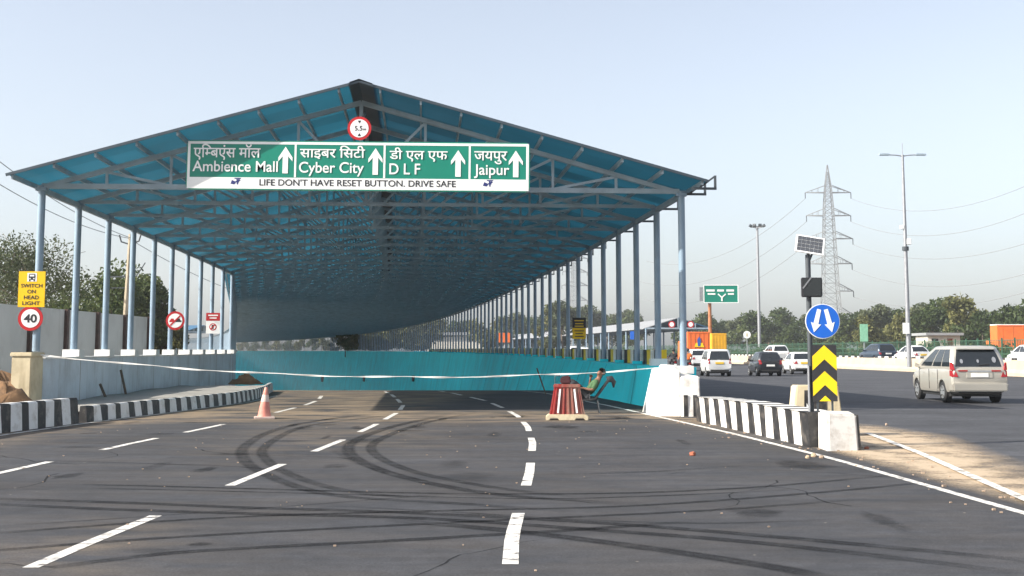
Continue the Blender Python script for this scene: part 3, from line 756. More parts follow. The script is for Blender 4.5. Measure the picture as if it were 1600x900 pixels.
# tape slung across the ramp mouth
pts = []
a, b = off(0, -wl(0) + .1, 1.50), off(.3, WR - .1, 1.17)
for k in range(121):
    u = k / 120; p = a.lerp(b, u); p.y -= .55 * math.sin(math.pi * u) * .3; p.z -= .44 * 4 * u * (1 - u) * .92 + .012 * math.sin(u * 31); pts.append(p)
mb = MB(); rt_ = random.Random(8); o_ = mb.add([q_ for i, p in enumerate(pts) for q_ in ((p + Vector((0, .006 + .012 * math.cos(i * .7), .014 + .009 * math.sin(i * .53)))), (p - Vector((0, .006 + .012 * math.cos(i * .7), .014 + .009 * math.sin(i * .53)))))], [])
for i in range(len(pts) - 1): mb.f.append([o_ + 2 * i, o_ + 2 * i + 1, o_ + 2 * i + 3, o_ + 2 * i + 2]); mb.m.append(0)
mb.tube([p + Vector((0, .004, .004)) for p in pts], .009, 5)
tag(mb.build('barrier_tape', M['rope'], smooth='all'), 'white tape slung low across the mouth of the ramp', 'tape')

# ------------------------------------------------------------------ signs on the canopy
def plate(w, h, r, y0, y1):                              # rounded rectangle centred on the origin
    P = []
    for cx, cz, a0 in ((w / 2 - r, h / 2 - r, 0), (-w / 2 + r, h / 2 - r, 90), (-w / 2 + r, -h / 2 + r, 180), (w / 2 - r, -h / 2 + r, 270)):
        for k in range(5): a_ = R(a0 + 22.5 * k); P.append((cx + r * math.cos(a_), cz + r * math.sin(a_)))
    return MB().prism(P, y0, y1)
SY = off(0, 0).y - 1.22                                   # plane of the big board
c0, c1 = px(292, 222, SY), px(828, 297, SY)
BW, BH = c1.x - c0.x, 1.27
bz = (px(560, 259.5, SY)).z
big = thing('direction_sign', 'wide green direction board with four white arrows across the canopy front', 'road sign', ((c0.x + c1.x) / 2, SY, bz), math.atan2(-.07, 1) * -.0)
big.rotation_euler = (0, R(.5), 0)
plate(BW, BH, .12, 0, .05).build('board', M['green'], big)
# white rim
mb = MB()
w_, h_ = BW - .06, BH - .06
def frame(mb, x0, x1, z0, z1, t_, y0, y1):
    mb.box(x0, x1, y0, y1, z1 - t_, z1); mb.box(x0, x1, y0, y1, z0, z0 + t_); mb.box(x0, x0 + t_, y0, y1, z0 + t_ + .0005, z1 - t_ - .0005); mb.box(x1 - t_, x1, y0, y1, z0 + t_ + .0005, z1 - t_ - .0005)
frame(mb, -w_ / 2, w_ / 2, -h_ / 2, h_ / 2, .065, -.006, -.002)
S = BW / 536.0
sx = lambda x: (x - 560) * S
for x in (462, 601, 734): mb.box(sx(x) - .025, sx(x) + .025, -.0055, -.002, -h_ / 2 + .30, h_ / 2 - .066)
mb.build('border', M['signwhite'], big)
MB().box(-w_ / 2 + .066, w_ / 2 - .066, -.007, -.002, -h_ / 2 + .03, -h_ / 2 + .29).build('slogan_strip', M['signwhite'], big)
sz = lambda y: (259.5 - y) * S
YT = -.012
for x0, x1, body, cut in ((303, 407, 'एिमबएंस मॉल', (2, 1.215, .185)), (469, 570, 'साइबर िसटी', None), (609, 699, 'डी एल एफ', None), (741, 792, 'जयपुर', None)):
    hh = {'एिमबएंस मॉल': 25, 'साइबर िसटी': 21, 'डी एल एफ': 22, 'जयपुर': 20}[body]
    base = {'एिमबएंस मॉल': 252, 'साइबर िसटी': 249, 'डी एल एफ': 252, 'जयपुर': 255}[body]
    text(body, big, M['signwhite'], sx(x0), YT, sz(base), hh * S, (x1 - x0) * S, 'hindi_lettering', cut=cut)
for x0, x1, body, z0, hh in ((302, 435, 'Ambience Mall', 270, 17), (468, 569, 'Cyber City', 276, 22.5), (609, 657, 'D L F', 272, 17), (741, 796, 'Jaipur', 277, 22)):
    text(body, big, M['signwhite'], sx(x0), YT, sz(z0), hh * S, (x1 - x0) * S, 'lettering', .010)
for x, zc in ((446.5, 252), (587, 253), (716, 255), (806, 255)):
    X, hw = sx(x), 11 * S; zt, zb_ = sz(zc - 22), sz(zc + 20)
    P = [(X, zt), (X + hw, zt - 17 * S), (X + hw, zt - 23 * S), (X + 4.2 * S, zt - 15 * S), (X + 4.2 * S, zb_), (X - 4.2 * S, zb_), (X - 4.2 * S, zt - 15 * S), (X - hw, zt - 23 * S), (X - hw, zt - 17 * S)]
    mb = MB(); mb.prism(P, -.011, -.003); mb.build('arrow', M['signwhite'], big)
text("LIFE DON'T HAVE RESET BUTTON. DRIVE SAFE", big, M['letterblack'], sx(407), YT, sz(291.5), 10.5 * S, (713 - 407) * S, 'slogan_lettering', .012)
for x in (370, 763):                                     # small dark scribble-like emblem at each end of the slogan
    mb = MB(); q = S
    mb.prism([(sx(x - 8), sz(289)), (sx(x - 2), sz(290)), (sx(x + 1), sz(286)), (sx(x - 6), sz(283))], -.011, -.0075)
    mb.bar((sx(x - 2), -.0095, sz(280.5)), (sx(x + 8), -.0095, sz(280.5)), .003, 1.6 * q); mb.bar((sx(x + 2), -.0098, sz(281)), (sx(x + 3), -.0098, sz(290)), .003, 2.2 * q)
    mb.bar((sx(x - 5), -.0101, sz(288)), (sx(x + 7), -.0101, sz(283)), .003, 1.8 * q); mb.bar((sx(x + 5), -.0104, sz(281)), (sx(x + 4), -.0104, sz(287)), .003, 1.6 * q)
    mb.build('emblem', M['inkblue'], big)
mb = MB()
for x in (-BW * .42, -BW * .14, BW * .14, BW * .42): mb.bar((x, .08, -BH / 2 + .1), (x, .08, BH / 2 - .05), .06, .05); mb.bar((x, .08, .0), (x, 1.2, .0), .05, .05)
mb.build('mounting_bracket', M['galv'], big)

p = px(561.5, 200.5, SY)
hs_ = thing('height_limit_sign', 'round red rimmed 5.5 m height limit sign below the canopy ridge', 'road sign', (p.x, SY, p.z))
MB().disc((0, 0), .305, 0, .02, 40).build('red_rim', M['signred'], hs_); MB().disc((0, 0), .235, -.006, -.001, 40).build('white_face', M['signwhite'], hs_)
text('5.5', hs_, M['letterblack'], -.02, -.010, 0, .125, None, 'lettering', .02, anchor='c'); text('m', hs_, M['letterblack'], .135, -.010, -.03, .05, None, 'lettering', .02, anchor='c')
mb = MB(); mb.prism([(-.045, .20), (.045, .20), (0, .125)], -.011, -.007); mb.prism([(-.045, -.20), (0, -.125), (.045, -.20)], -.011, -.007); mb.build('arrow_mark', M['letterblack'], hs_)
MB().bar((0, .05, .1), (0, 1.2, .6), .05, .05).build('mounting_bracket', M['galv'], hs_)

# switch on head light board and 40 sign on the first left column
cp0 = off(0, -wl(0)); SY2 = cp0.y - .14
p0, p1 = px(30, 424, SY2), px(69, 480, SY2)
yb = thing('headlight_sign', 'yellow board reading SWITCH ON HEAD LIGHT on the first left column', 'road sign', ((p0.x + p1.x) / 2, SY2, (p0.z + p1.z) / 2), R(2))
w, h = p1.x - p0.x, p0.z - p1.z
MB().box(-w / 2, w / 2, 0, .02, -h / 2, h / 2).build('board', M['yellow'], yb, bevel=.004)
for i, s in enumerate(('SWITCH', 'ON', 'HEAD', 'LIGHT')):
    text(s, yb, M['letterblack'], 0, -.005, h * (.10 - .163 * i), .098, w * (.8, .32, .56, .66)[i], 'lettering', .02, anchor='c')
mb = MB(); zc = h * .33; mb.box(-.12, .12, -.005, -.001, zc - .105, zc + .115); mb.build('pictogram_ground', M['signwhite'], yb)
mb = MB(); mb.prism([(-.075, zc - .06), (.075, zc - .06), (.085, zc + .03), (.07, zc + .095), (-.07, zc + .095), (-.085, zc + .03)], -.009, -.0055); mb.box(-.075, -.04, -.009, -.0055, zc - .095, zc - .062); mb.box(.04, .075, -.009, -.0055, zc - .095, zc - .062)
mb.build('vehicle_pictogram', M['letterblack'], yb)
mb = MB(); mb.box(-.055, .055, -.012, -.0095, zc + .025, zc + .07); mb.disc((-.05, zc - .03), .018, -.012, -.0095, 10); mb.disc((.05, zc - .03), .018, -.012, -.0095, 10); mb.build('pictogram_windows', M['signwhite'], yb)
p = px(47.5, 497.5, SY2)
sl_ = thing('speed_sign', 'round red rimmed speed limit 40 sign below the yellow board', 'road sign', (p.x, SY2, p.z), R(2))
MB().disc((0, 0), .315, 0, .02, 40).build('red_rim', M['signred'], sl_); MB().disc((0, 0), .235, -.006, -.001, 40).build('white_face', M['signwhite'], sl_)
text('40', sl_, M['letterblack'], 0, -.010, 0, .215, .33, 'lettering', .03, anchor='c')
# no overtaking sign and red and white notice on later columns
def on_left(x):                                          # nearest left column to a photo column
    return min((abs(proj(off(t, -wl(t), 2))[0] - x), t) for t in frames[:14])[1]
t = on_left(258); q = off(t, -wl(t)); p = px(258, 501, q.y - .14)
no = thing('no_overtaking_sign', 'round red rimmed no overtaking sign on a left canopy column', 'road sign', (q.x + .22, q.y - .14, p.z), R(3))
rr_ = 14.5 * q.y / F
MB().disc((0, 0), rr_, 0, .02, 36).build('red_rim', M['signred'], no); MB().disc((0, 0), rr_ * .76, -.006, -.001, 36).build('white_face', M['signwhite'], no)
def car_icon(mb, x, s, y0, y1):
    mb.prism([(x - .13 * s, -.06 * s), (x + .13 * s, -.06 * s), (x + .13 * s, .0), (x + .08 * s, .02 * s), (x + .05 * s, .09 * s), (x - .06 * s, .09 * s), (x - .09 * s, .02 * s), (x - .13 * s, .0)], y0, y1)
mb = MB(); car_icon(mb, -.11, .9, -.010, -.0065); mb.build('car_pictogram', M['signred'], no)
mb = MB(); car_icon(mb, .13, .9, -.010, -.0065); mb.build('car_pictogram', M['letterblack'], no)
mb = MB(); mb.bar((-rr_ * .52, -.0135, -rr_ * .52), (rr_ * .52, -.0135, rr_ * .52), .004, .055); mb.build('red_bar', M['signred'], no)
MB().bar((0, .03, 0), (-.2, .1, 0), .05, .05).build('mounting_bracket', M['galv'], no)
t = on_left(334); q = off(t, -wl(t)); p = px(334.5, 505, q.y - .14); w, h = 21.5 * q.y / F, 32 * q.y / F
nb = thing('notice_board', 'small red and white prohibition notice on a far left column', 'road sign', (q.x + .1, q.y - .14, p.z), R(4))
MB().box(-w / 2, w / 2, 0, .02, -h / 2, h / 2).build('board', M['signwhite'], nb); MB().box(-w / 2, w / 2, -.006, -.001, h * .12, h / 2).build('red_header', M['signred'], nb)
mb = MB(); mb.disc((0, -h * .18), w * .26, -.006, -.002, 28, 0); mb.build('prohibition_ring', M['signred'], nb); MB().disc((0, -h * .18), w * .19, -.010, -.0065, 28).build('ring_face', M['signwhite'], nb)
MB().bar((-w * .14, -.0125, -h * .18 - w * .14), (w * .14, -.0125, -h * .18 + w * .14), .003, .05).build('ring_bar', M['signred'], nb)
mb = MB(); mb.box(-w * .1, w * .06, -.0118, -.0103, -h * .18 - .1, -h * .18 + .1); mb.build('ring_symbol', M['letterblack'], nb)
mb = MB()
for z, ww in ((.38, .7), (.25, .5)): mb.box(-w * ww / 2, w * ww / 2, -.010, -.0065, h * z - .03, h * z + .03)
mb.build('header_bars', M['signwhite'], nb)
# black and yellow board on a right column
t = min((abs(proj(off(t, WR, 2))[0] - 905), t) for t in frames[:25])[1]; q = off(t, WR); p = px(905, 513, q.y - .14); w, h = 21 * q.y / F, 33 * q.y / F
wb = thing('warning_board', 'black over yellow warning board on a right canopy column', 'road sign', (p.x, q.y - .14, p.z))
MB().box(-w / 2, w / 2, 0, .03, -h / 2, h / 2).build('board', M['yellow'], wb); MB().box(-w / 2, w / 2, -.007, -.001, .02, h / 2).build('black_panel', M['letterblack'], wb)
mb = MB()
for z, ww in ((.36, .7), (.22, .6), (.1, .66)): mb.box(-w * ww / 2, w * ww / 2, -.012, -.0075, h * z - .025, h * z + .025)
mb.build('pale_bars', M['plateyellow'], wb)
mb = MB()
for z, ww in ((-.12, .7), (-.25, .55), (-.38, .65)): mb.box(-w * ww / 2, w * ww / 2, -.007, -.001, h * z - .02, h * z + .02)
mb.build('dark_bars', M['letterblack'], wb)

# ------------------------------------------------------------------ kerbs
def striped(name, label, pts, hgt, width, n, first=0, cat='kerb', taper=.04, grp=None):
    """a low kerb wall along pts (outer face), painted in alternating black and white blocks"""
    L_ = [0]
    for a_, b_ in zip(pts, pts[1:]): L_.append(L_[-1] + (Vector(b_) - Vector(a_)).length)
    def at(s):
        for i in range(len(pts) - 1):
            if s <= L_[i + 1] + 1e-6:
                a_, b_ = Vector(pts[i]), Vector(pts[i + 1]); return a_.lerp(b_, (s - L_[i]) / (L_[i + 1] - L_[i])), (b_ - a_).normalized()
    o = tag(thing(name, label, cat, pts[0]), group=grp, kind='thing'); mb = MB(); rr = random.Random(n)
    cuts = [L_[-1] * k / n + (rr.uniform(-.05, .05) if 0 < k < n else 0) for k in range(n + 1)]
    rings = []
    for s in cuts:
        p, d = at(s); nn = Vector((d.y, -d.x, 0)); h = interp(hgt, s / L_[-1]) if isinstance(hgt, list) else hgt
        z0 = road_z(p.y) - .03; j = rr.uniform(-.012, .012)
        rings.append([p + Vector((0, 0, z0)) + nn * j, p - nn * (taper + j) + Vector((0, 0, h - .03)), p - nn * (taper + .035) + Vector((0, 0, h)), p - nn * (width - taper) + Vector((0, 0, h)), p - nn * width + Vector((0, 0, z0))])
    for k in range(n):
        i = mb.add(rings[k] + rings[k + 1], []); mi = (k + first) % 2
        for q_ in range(5): mb.f.append([i + q_, i + (q_ + 1) % 5, i + 5 + (q_ + 1) % 5, i + 5 + q_]); mb.m.append(mi)
        if k == 0: mb.f.append([i + q_ for q_ in range(5)]); mb.m.append(mi)
        if k == n - 1: mb.f.append([i + 5 + q_ for q_ in range(5)]); mb.m.append(mi)
    mb.v = [tuple(Vector(v) - Vector(pts[0])) for v in mb.v]
    ob = mb.build('kerb_wall', [M['black'], M['white']], o)
    return o
striped('striped_kerb', 'taller black and white kerb beside the brown soil heap', [(-10.25, 16.5, 0), (-10.02, 24.6, 0), (-9.62, 28.75, 0)], .56, .30, 32, 1)
striped('striped_kerb', 'long low black and white kerb along the grey wall foot', [(-9.55, 29.1, 0), (-9.2, 32, 0), (-8.75, 35.5, 0), (-8.42, 39, 0), (-8.5, 43, 0), (-8.9, 47, 0), (-9.8, 53, 0)], [(0, .36), (.5, .34), (1, .3)], .22, 64, 0)
# strip of paving between that kerb and the wall
rows = []
for Yk in [29.15 + 1.2 * k for k in range(21)]:
    xk = interp([(29, -9.74), (32, -9.38), (35.5, -8.93), (39, -8.62), (43, -8.7), (47, -9.1), (53, -10.0), (60, -11)], Yk); xw = -12.1 if Yk < 33.5 else off(Yk - TY, -wl(Yk - TY)).x + .2
    rows.append([(xw + (xk - xw) * j / 6, Yk, .24 + road_z(Yk) + .02 * math.sin(j * 2 + Yk)) for j in range(7)])
structure(grid_sheet('footway', rows, M['greyconc']))
# right nose: striped median kerb with its fat white end block
mk = striped('striped_median', 'knee high black and white median kerb ending in a white block', [(4.22, 29.6, 0), (4.42, 27.6, 0), (4.66, 25.2, 0), (4.84, 23.0, 0), (4.96, 21.55, 0)][::-1], [(0, .585), (.5, .60), (1, .56)], -.42, 19, 0)
mb = MB(); P0 = Vector((4.96, 21.55, 0))
b0 = gp(1272, 698); 
mb.hexa([(b0.x - P0.x, -.78, -.03), (b0.x - P0.x + .52, -.70, -.03), (b0.x - P0.x + .60, -.02, -.03), (b0.x - P0.x + .02, -.02, -.03), (b0.x - P0.x + .01, -.75, .60), (b0.x - P0.x + .49, -.68, .58), (b0.x - P0.x + .56, -.02, .6), (b0.x - P0.x + .03, -.02, .61)])
mb.build('end_block', M['white'], mk, bevel=.03)
mb = MB(); xx = b0.x - P0.x + .56; mb.hexa([(xx - .045, -.69, -.02), (xx + .0, -.685, -.02), (xx + .07, -.03, -.02), (xx + .03, -.03, -.02), (xx - .06, -.672, .57), (xx - .035, -.668, .57), (xx + .03, -.03, .59), (xx - .0, -.03, .59)])
mb.build('black_end', M['black'], mk)
# stepped curb nearest the wall block: two black bars are painted on the block itself

# ------------------------------------------------------------------ solar signal post with keep-either-side sign and chevron board
PY = 21.75; pp = px(1268, 640, PY)
post = thing('signal_post', 'slim black post with solar panel and square lamp box in the median', 'signal post', (pp.x, PY, 0))
top = px(1270, 398, PY).z
MB().tube([(0, 0, -.05), (0, 0, top)], .045, 12).build('pole', M['darksteel'], post, smooth=True)
MB().tube([(-.045, -.06, -.05), (-.045, -.06, 1.35)], .022, 8).build('support_rod', M['galv'], post, smooth=True)
pz = px(1272, 383, PY).z
pan = MB(); pw, ph = .48, .36
pan.box(-pw / 2, pw / 2, -ph / 2, ph / 2, -.012, .012); po = pan.build('solar_panel', M['signwhite'], post, bevel=.004)
po.location = (.035, -.02, pz); po.rotation_euler = (R(58), R(10), R(-8))
mb = MB()
for i in range(6):
    for j in range(4): mb.box(-pw / 2 + .028 + i * .0712, -pw / 2 + .028 + i * .0712 + .066, -ph / 2 + .026 + j * .078, -ph / 2 + .026 + j * .078 + .073, .0135, .0155)
mb.build('cells', M['cell'], po)
mb = MB(); mb.bar((0, 0, top - .02), (.03, -.02, pz - .01), .04, .04); mb.bar((0, 0, top - .16), (.11, .03, pz - .08), .025, .025); mb.build('panel_arm', M['darksteel'], post)
lz = px(1272, 449, PY - .1).z
lb = MB().box(-.172, .172, -.14, -.05, -.165, .165).build('lamp_box', M['chevblack'], post, bevel=.012); lb.location = (.03, 0, lz)
mb = MB(); mb.box(-.15, .15, -.146, -.141, -.145, .145); mb.build('lamp_lens', M['glass'], lb)
mb = MB(); mb.bar((-.16, -.15, -.02), (-.02, -.15, .16), .012, .02); mb.build('visor_edge', M['galv'], lb)
kz = px(1285, 502, PY - .12); 
ks = thing('keep_either_side_sign', 'round blue sign with two white arrows pointing down left and right', 'road sign', (kz.x, PY - .14, kz.z))
MB().disc((0, 0), .292, 0, .014, 44).build('white_edge', M['signwhite'], ks); MB().disc((0, 0), .280, -.005, -.001, 44).build('blue_face', M['signblue'], ks)
for s in (-1, 1):
    mb = MB(); a0 = R(14) * s; u = Vector((math.sin(a0), 0, -math.cos(a0))); r_ = Vector((u.z, 0, -u.x)); o0 = Vector((.035 * s * 1.6, 0, .20))
    P = [o0 - r_ * .033, o0 + r_ * .033, o0 + r_ * .040 + u * .25, o0 + r_ * .088 + u * .24, o0 + u * .395, o0 - r_ * .088 + u * .24, o0 - r_ * .040 + u * .25]
    mb.prism([(v.x, v.z) for v in P], -.010, -.0055); mb.build('arrow', M['signwhite'], ks)
MB().bar((-.18, .03, 0), (.05, .03, 0), .03, .03).build('mounting_bracket', M['galv'], ks)
c0, c1 = px(1267.5, 539, PY - .12), px(1308, 627, PY - .12); w, h = c1.x - c0.x, c0.z - c1.z
cb = thing('chevron_board', 'yellow and black chevron hazard board behind the white end block', 'road sign', ((c0.x + c1.x) / 2, PY - .16, c1.z))
MB().box(-w / 2, w / 2, 0, .015, 0, h).build('board', M['chevblack'], cb)
def clip(P, z, keep_below):
    out = []
    for a_, b_ in zip(P, P[1:] + P[:1]):
        ia, ib = ((a_[1] <= z) == keep_below), ((b_[1] <= z) == keep_below)
        if ia: out.append(a_)
        if ia != ib: u = (z - a_[1]) / (b_[1] - a_[1]); out.append((a_[0] + (b_[0] - a_[0]) * u, z))
    return out
for a_, b_ in ((h * .995, h * .745), (h * .535, h * .29), (h * .10, -h)):
    mb = MB(); sl0 = .92; e = w / 2 - .004
    for sgn in (-1, 1):
        P = [(0, a_), (sgn * e, a_ - sl0 * e), (sgn * e, b_ - sl0 * e), (0, b_)]
        P = clip(clip(P, h - .003, True), .003, False)
        if len(P) > 2: mb.prism(P, -.005, -.001)
    mb.build('chevron', M['chevyellow'], cb)
mb = MB(); mb.bar((-w * .3, .03, -.5), (-w * .3, .03, h * .9), .03, .03); mb.bar((w * .3, .03, -.5), (w * .3, .03, h * .9), .03, .03); mb.build('support_frame', M['darksteel'], cb)
# worn concrete block with black paint standing behind the post
q = px(1279, 640, 24.3); blk = thing('barrier_block', 'worn dark and yellow concrete barrier block behind the chevron board', 'barrier', (q.x + .02, 24.3, 0))
P = [(-.55, 0), (.5, 0), (.42, .42), (.36, .95), (-.42, .95), (-.48, .42)]
MB().prism(P, 0, .5).build('body', M['cream'], blk, bevel=.02)
mb = MB(); mb.prism([(-.30, .06), (.14, .06), (.14, .86), (-.28, .86)], -.006, -.002); mb.build('black_patch', M['black'], blk)
mb = MB(); mb.prism([(-.28, .10), (-.20, .10), (-.19, .52), (-.24, .62)], -.011, -.0065); mb.build('white_mark', M['signwhite'], blk)

# ------------------------------------------------------------------ cone, red barrier, seated guard
q = gp(413, 654); cone = thing('traffic_cone', 'faded pink traffic cone on a pale square base', 'cone', (q.x, q.y, 0), R(12))
MB().box(-.24, .24, -.24, .24, .0, .05).build('base', M['conewhite'], cone, bevel=.012)
mb = MB(); mb.tube([(0, 0, .05), (0, 0, .10), (.005, 0, .30), (.015, 0, .5), (.03, 0, .72), (.032, 0, .735)], [.165, .15, .115, .08, .040, .03], 20); mb.build('cone_body', M['cone'], cone, smooth=True)
mb = MB(); mb.tube([(.0105, 0, .40), (.019, 0, .56)], [.1005, .0735], 20); mb.build('band', M['conewhite'], cone, smooth=True)

q = gp(886, 656); rb = thing('plastic_barrier', 'red and white ribbed plastic barrier standing on the road', 'barrier', (q.x, q.y, 0), R(-2)); rb.scale = (.82, .9, .99)
mb = MB(); prof = []
hw0, hw1 = .50, .37; n = 60
def flute(u): return .022 * (1 if (int(u * 14) % 2 == 0) else -1) if .06 < u < .94 else 0
vs0, vs1 = [], []
for k in range(n + 1):
    u = k / n; f_ = flute(u); vs0.append((-hw0 + 2 * hw0 * u, -.24 + f_, .14)); vs1.append((-hw1 + 2 * hw1 * u, -.15 + f_ * .8, .74))
back0 = [(x, -y, z) for x, y, z in vs0[::-1]]; back1 = [(x, -y, z) for x, y, z in vs1[::-1]]
i0 = mb.add(vs0 + back0, []); i1 = mb.add(vs1 + back1, []); m_ = 2 * (n + 1)
for k in range(m_): mb.f.append([i0 + k, i0 + (k + 1) % m_, i1 + (k + 1) % m_, i1 + k]); mb.m.append(0)
mb.f.append([i0 + k for k in range(m_)]); mb.f.append([i1 + k for k in range(m_)]); mb.m += [0, 0]
mb.build('shell', M['redplastic'], rb)
MB().box(-.385, .385, -.175, .175, .742, .835).build('top_rail', M['redplastic'], rb, bevel=.02)
for u in (.24, .78):
    mb = MB(); a_ = (-hw0 + 2 * hw0 * u, -.268, .17); b_ = (-hw1 + 2 * hw1 * u, -.176, .72); mb.bar(a_, b_, .05, .012, up=(0, 1, 0)); mb.build('white_stripe', M['signwhite'], rb)
mb = MB(); mb.prism([(-.60, .0), (-.50, .0), (-.46, .05), (-.26, .05), (-.22, .0), (.22, .0), (.26, .05), (.46, .05), (.52, .0), (.60, .0), (.60, .09), (.52, .139), (-.52, .139), (-.60, .09)], -.28, .28)
mb.build('base', M['creamplastic'], rb, bevel=.012)
MB().tube([(-.34, 0, .83), (-.34, 0, 1.0), (-.31, 0, 1.03), (-.20, 0, 1.03)], .012, 6).build('wire_handle', M['darksteel'], rb)
bg_ = MB(); bg_.hexa([(-.13, -.11, 0), (.13, -.11, 0), (.13, .11, 0), (-.13, .11, 0), (-.115, -.09, .17), (.10, -.09, .20), (.10, .09, .20), (-.115, .09, .17)])
bo = bg_.build('cloth_bundle', M['maroon'], None, bevel=.03); bo.location = (q.x - .03, q.y, .83); tag(bo, 'dark maroon bundle lying on top of the red barrier', 'bundle')

def skin_mesh(chains, radii, J, levels=1, root=None):
    """one continuous skinned surface over joints J joined by the edges in chains"""
    names = list(J); me = bpy.data.meshes.new('s'); me.from_pydata([J[k] for k in names], [(names.index(a_), names.index(b_)) for a_, b_ in chains], [])
    o = bpy.data.objects.new('s', me); COL.objects.link(o)
    md = o.modifiers.new('k', 'SKIN'); md.use_smooth_shade = True
    for i, k in enumerate(names):
        sv = me.skin_vertices[0].data[i]; r_ = radii.get(k, .05); sv.radius = r_ if isinstance(r_, tuple) else (r_, r_); sv.use_root = (k == (root or names[0]))
    s2 = o.modifiers.new('d', 'SUBSURF'); s2.levels = levels; s2.render_levels = levels
    out = bpy.data.meshes.new_from_object(o.evaluated_get(bpy.context.evaluated_depsgraph_get())); bpy.data.objects.remove(o)
    return out
def mesh_obj(name, me, m, parent):
    me.materials.clear(); me.materials.append(m); o = bpy.data.objects.new(name, me); COL.objects.link(o); o.parent = parent; return o
def figure(root, J, shirt, trousers, fingers=True):
    V = lambda k: Vector(J[k])
    E_ = [('pelvis', 'spine'), ('spine', 'chest'), ('chest', 'neck'), ('neck', 'jaw'), ('jaw', 'crown')]
    Rd = {'pelvis': (.135, .11), 'spine': (.12, .095), 'chest': (.135, .105), 'neck': .05, 'jaw': (.068, .078), 'crown': (.075, .09)}
    Jx = dict(J)
    fwd = V('face').normalized(); Jx.pop('face')
    Jx['nose'] = V('jaw').lerp(V('crown'), .35) + fwd * .115; E_.append(('jaw', 'nose')); Rd['nose'] = .014
    for s in ('l', 'r'):
        E_ += [('chest', 'shoulder_' + s), ('shoulder_' + s, 'elbow_' + s), ('elbow_' + s, 'wrist_' + s), ('wrist_' + s, 'palm_' + s), ('pelvis', 'hip_' + s), ('hip_' + s, 'knee_' + s), ('knee_' + s, 'ankle_' + s), ('ankle_' + s, 'toe_' + s)]
        Rd.update({'shoulder_' + s: .06, 'elbow_' + s: .042, 'wrist_' + s: .028, 'palm_' + s: (.035, .018), 'hip_' + s: .088, 'knee_' + s: .058, 'ankle_' + s: .038, 'toe_' + s: .035})
        d = (V('wrist_' + s) - V('elbow_' + s)).normalized(); side = d.cross(Vector((0, 0, 1))); side = side.normalized() if side.length > .1 else Vector((1, 0, 0))
        Jx['palm_' + s] = V('wrist_' + s) + d * .075
    body = mesh_obj('body', skin_mesh(E_, Rd, Jx, 2, 'pelvis'), M['skin'], root)
    # five bent fingers per hand, rooted inside the palm, joined into the body mesh
    bm = bmesh.new(); bm.from_mesh(body.data)
    for s in ('l', 'r'):
        d = (V('wrist_' + s) - V('elbow_' + s)).normalized(); side = d.cross(Vector((0, 0, 1))); side = side.normalized() if side.length > .1 else Vector((1, 0, 0)); curl = side.cross(d)
        p = V('wrist_' + s) + d * .085
        mb = MB()
        for k, ln in enumerate((.055, .068, .074, .066)):
            a_ = p + side * (k - 1.5) * .018; b_ = a_ + d * ln * .55 - curl * .01; c_ = b_ + d * ln * .35 - curl * ln * .35
            mb.tube([a_ - d * .02, b_, c_], [.0092, .0085, .007], 6)
        a_ = V('wrist_' + s) + d * .035 - side * .03; mb.tube([a_ + side * .02, a_ - side * .018 + d * .02, a_ - side * .02 + d * .055], [.011, .010, .008], 6)
        o_ = [bm.verts.new(v) for v in mb.v]
        for f_ in mb.f: bm.faces.new([o_[i] for i in f_])
    for sg in (-1, 1):                                   # eye hollows and ears
        ear = V('jaw').lerp(V('crown'), .3) + fwd.cross(Vector((0, 0, 1))).normalized() * sg * .083
        bmesh.ops.create_icosphere(bm, subdivisions=1, radius=.022, matrix=Matrix.Translation(ear))
    bm.to_mesh(body.data); bm.free(); body.data.polygons.foreach_set('use_smooth', [True] * len(body.data.polygons))
    def cloth(name, keep, add, m, tip=None):
        Jc = {k: Jx[k] for k in keep}; ed = [e for e in E_ if e[0] in keep and e[1] in keep]
        rd = {}
        for k in keep:
            r_ = Rd[k]; rd[k] = tuple(x + add for x in r_) if isinstance(r_, tuple) else r_ + add
        return mesh_obj(name, skin_mesh(ed, rd, Jc, 2, keep[0]), m, root)
    Jx['mid_l'] = V('elbow_l').lerp(V('wrist_l'), .1); Jx['mid_r'] = V('elbow_r').lerp(V('wrist_r'), .1)
    cloth('shirt', ['chest', 'spine', 'pelvis', 'shoulder_l', 'elbow_l', 'shoulder_r', 'elbow_r'], .022, shirt)
    cloth('trousers', ['pelvis', 'hip_l', 'knee_l', 'ankle_l', 'hip_r', 'knee_r', 'ankle_r'], .027, trousers)
    bm = bmesh.new(); up = (V('crown') - V('jaw')).normalized(); cen = V('jaw').lerp(V('crown'), .70) - fwd * .026
    bmesh.ops.create_icosphere(bm, subdivisions=3, radius=1)
    rt = up.cross(fwd).normalized(); fw = rt.cross(up)
    kill = []
    for v in bm.verts:
        c_ = v.co.copy(); v.co = cen + rt * c_.x * .098 + fw * c_.y * .112 + up * c_.z * .105
        if c_.z < -.25 and c_.y > -.2 or (c_.y > .35 and c_.z < .55) or c_.z < -.75: kill.append(v)
    bmesh.ops.delete(bm, geom=kill, context='VERTS'); me = bpy.data.meshes.new('h'); bm.to_mesh(me); bm.free(); me.polygons.foreach_set('use_smooth', [True] * len(me.polygons))
    mesh_obj('hair', me, M['hair'], root)
    for s in ('l', 'r'):
        mb = MB(); a_, t_ = V('ankle_' + s), V('toe_' + s); dd = (t_ - a_).normalized(); mb.tube([a_ - dd * .05 + Vector((0, 0, -.01)), a_ + Vector((0, 0, -.01)), t_, t_ + dd * .03], [.035, .05, .045, .025], 8); mb.build('shoe', M['trim'], root, smooth='all')
GY = 33.2; g = px(921, 618, GY)
gx = g.x - .10
guard = thing('person', 'person in green shirt and dark trousers lounging in a low black chair', 'person', (gx, GY, 0))
